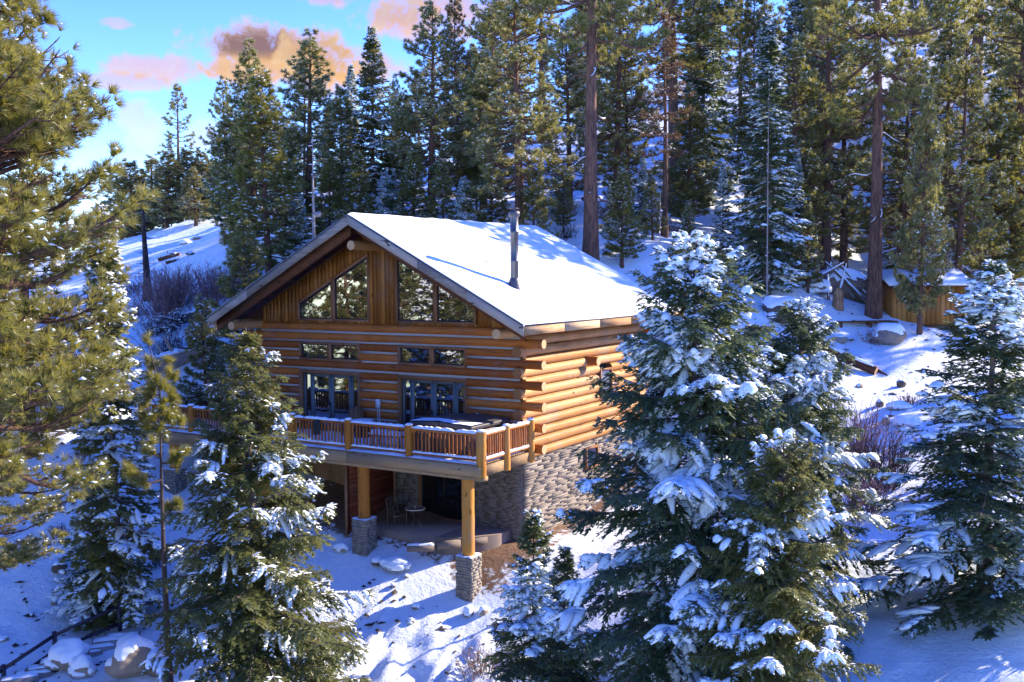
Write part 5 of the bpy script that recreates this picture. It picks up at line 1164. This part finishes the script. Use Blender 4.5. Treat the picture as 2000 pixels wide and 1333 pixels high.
for s in (-1, 1):
    x = s*(ow-.05); sh('gable_board', [(xx, y, z) for xx in (x-.02, x+.02) for y, z0_, z1_ in ((-.44, zr_s-(dS/2+.45)*sl2-.14, 0), (dS/2, zr_s-.14, 0)) for z in (z0_, z0_+.13)], W_DARK)
    mb = MB(); mb.add(place_rot([(s*wS/2, .02, hS-.01), (s*wS/2, dS-.02, hS-.01), (s*wS/2, dS/2, zr_s-.05)], (S0[0], S0[1], zb), ang), [(0, 1, 2)]); mb.obj('gable', W_RED, o)
# low timber platform left of the shed
c = hit(1690, 634); o = thing('platform', tuple(c), 'low dark timber platform with open edge beside the shed', 'platform'); zb2 = gz(c[0], c[1])+.0
for k in range(5): mb = MB(); hexa(mb, place_rot(b8((-1.7, -.6+k*.3, .18), (1.5, -.34+k*.3, .24)), (c[0], c[1], zb2-.1), ang)); mb.obj('plank', W_DARK, o)
for x in (-1.6, 0, 1.4): mb = MB(); hexa(mb, place_rot(b8((x, -.6, -.3), (x+.12, .9, .17)), (c[0], c[1], zb2-.1), ang)); mb.obj('joist', W_DARK, o)

# bare shrubs and snowy brush
def shrub(px, py, wpx, hpx, n, label, mt, seed, snow=0., name='shrub', wd=.016, dep=None):
    rg = np.random.default_rng(seed); P = hit(px, py) if dep is None else at(px, py, dep); d = float((P-CAM)@D); w_, h = wpx*d/FPX/2, hpx*d/FPX; x, y, z = P[0], P[1], gz(P[0], P[1])
    o = thing(name, (x, y, z), label, 'shrub'); b = np.stack([x+rg.normal(0, w_*.45, n), y+rg.normal(0, w_*.4, n), np.full(n, z)], -1); b[:, 2] = ground(b[:, 0], b[:, 1])-.05
    dr = unit(np.stack([(b[:, 0]-x)/w_*.8+rg.normal(0, .25, n), (b[:, 1]-y)/w_*.8+rg.normal(0, .25, n), np.full(n, 1.2)], -1)); l = h*rg.uniform(.45, 1.05, n)
    m1 = b+dr*(l*.5)[:, None]+rg.normal(0, .06, (n, 3))*h*.5; e = b+dr*l[:, None]+rg.normal(0, .1, (n, 3))*h*.5; mb = MB(); limbs(mb, np.stack([b, m1, e], 1), np.stack([np.full(n, wd), np.full(n, wd*.75), np.full(n, wd*.4)], 1), 3)
    for r_ in range(3):
        t_ = rg.uniform(.4, 1, n)[:, None]; q = m1*(1-t_)+e*t_; d2 = unit(dr+rg.normal(0, .55, (n, 3))); l2 = (l*rg.uniform(.12, .35, n))[:, None]; limbs(mb, np.stack([q, q+d2*l2*.5, q+d2*l2+rg.normal(0, .02, (n, 3))], 1), np.stack([np.full(n, wd*.6), np.full(n, wd*.5), np.full(n, wd*.3)], 1), 3)
    s = mb.obj('stems', mt, o); s['kind'] = 'stuff'
    if snow:
        k = rg.random(n) < snow; mb = MB(); blobs(mb, np.vstack([e[k], m1[k]]), rg.uniform(.05, .14, 2*k.sum())*(h/1.2), rg); s = mb.obj('snow', SNOW, o, True); s['kind'] = 'stuff'
shrub(332, 607, 88, 84, 420, 'round purple bare willow bush at the foot of the dead trunk', B_TWIG, 1)
shrub(420, 585, 90, 62, 260, 'purple twig bush behind the eave of the roof', B_TWIG, 2)
shrub(320, 650, 80, 36, 300, 'low brush bowed under blue shaded snow below the willow bush', B_DARK, 3, .8)
shrub(330, 690, 90, 24, 260, 'sunlit snowy brush just uphill of the thick grey log', B_DARK, 4, .9)
shrub(1675, 915, 80, 120, 130, 'tall bare thicket beside the front clump of firs', B_TWIG, 5, name='shrub', wd=.02)
shrub(1725, 960, 70, 110, 130, 'dark bare thicket left of the leader topped fir', B_DARK, 6, wd=.02)
shrub(1690, 1010, 70, 70, 160, 'low reddish bare thicket at the bottom of the gap', B_TWIG, 7, .1)
shrub(940, 1320, 80, 50, 120, 'tan dry weeds poking through snow at the lower edge', B_TAN, 8, .3, wd=.01)
shrub(1775, 790, 30, 20, 60, 'little reddish bare bush by the snow domes', B_TWIG, 9)
shrub(215, 1010, 60, 26, 90, 'dark brush tangled with snow on the slope behind the young pine', B_DARK, 10, .5)
rs3 = np.random.default_rng(71); k = 0
while k < 18:
    q = at(rs3.uniform(20, 420), 700, rs3.uniform(37, 64)); x, y = q[0], q[1]; P = np.array((x, y, gz(x, y))); d_ = float((P-CAM)@D); X_ = 1000+FPX*((P-CAM)@RT)/d_; Y_ = 666.5-FPX*((P-CAM)@UP)/d_
    if -18.5 < x and y > -6: continue
    shrub(X_, Y_, rs3.uniform(20, 45), rs3.uniform(12, 26), 70, 'low snow flecked brush on the open slope left of the cabin', (B_DARK, B_TWIG, B_TAN)[k % 3], 100+k, .35); bpy.data.objects[[o.name for o in bpy.data.objects if o.name.startswith('shrub')][-1]]['group'] = 'low brush on the left slope'; k += 1
for k in range(16):
    q = at(rs3.uniform(10, 420), 700, rs3.uniform(36, 64)); x, y = q[0], q[1]
    if -18.5 < x and y > -6: x -= 6; y -= 5
    boulder(0, 0, 0, 'small snow capped rock on the open slope left of the cabin', rs3.uniform(.4, .8), .9, rs3.uniform(.3, .6), P=(x, y, 0), w=rs3.uniform(.3, .9), seed=700+k, group='small rocks on the left slope', sink=.2)
k = 0
while k < 26:
    q = at(rs3.uniform(560, 1990), 600, rs3.uniform(50, 92)); x, y = q[0], q[1]; P = np.array((x, y, gz(x, y))); d_ = float((P-CAM)@D); X_ = 1000+FPX*((P-CAM)@RT)/d_; Y_ = 666.5-FPX*((P-CAM)@UP)/d_
    if -15 < x < 3 and y < 14: continue
    shrub(X_, Y_, rs3.uniform(24, 50), rs3.uniform(16, 34), 60, 'low snow flecked brush on the wooded hillside behind the cabin', (B_DARK, B_TWIG)[k % 2], 200+k, .5); bpy.data.objects[[o.name for o in bpy.data.objects if o.name.startswith('shrub')][-1]]['group'] = 'low brush on the wooded hillside'; k += 1
# litter of cones, bark and twigs on the slope
rg = np.random.default_rng(99); n = 1000; x = np.concatenate([rg.uniform(-24, -8, n), rg.uniform(2, 16, n//2), rg.uniform(-4, 4, 120)]); y = np.concatenate([rg.uniform(-15, 4, n), rg.uniform(2, 34, n//2), rg.uniform(-9, -4.2, 120)]); N = len(x)
s_ = rg.uniform(.025, .10, N)*(rg.random(N)**1.5+.35); a = rg.uniform(0, 6.28, N); el = rg.uniform(1, 3.5, N); z = ground(x, y)+.015
V = np.stack([np.stack([x+np.cos(a)*s_*el, y+np.sin(a)*s_*el, z], -1), np.stack([x-np.sin(a)*s_, y+np.cos(a)*s_, z], -1), np.stack([x-np.cos(a)*s_*el, y-np.sin(a)*s_*el, z], -1), np.stack([x+np.sin(a)*s_, y-np.cos(a)*s_, z], -1), np.stack([x, y, z+s_*.8], -1)], 1)
k = np.arange(N)*5; mb = MB(); mb.add(V.reshape(-1, 3), np.concatenate([np.stack([k+i, k+(i+1) % 4, k+4], -1) for i in range(4)])); o = mb.obj('forest_litter', B_DARK); tag(o, 'scattered bark bits, cones and twigs lying on the snow', 'litter', kind='stuff')
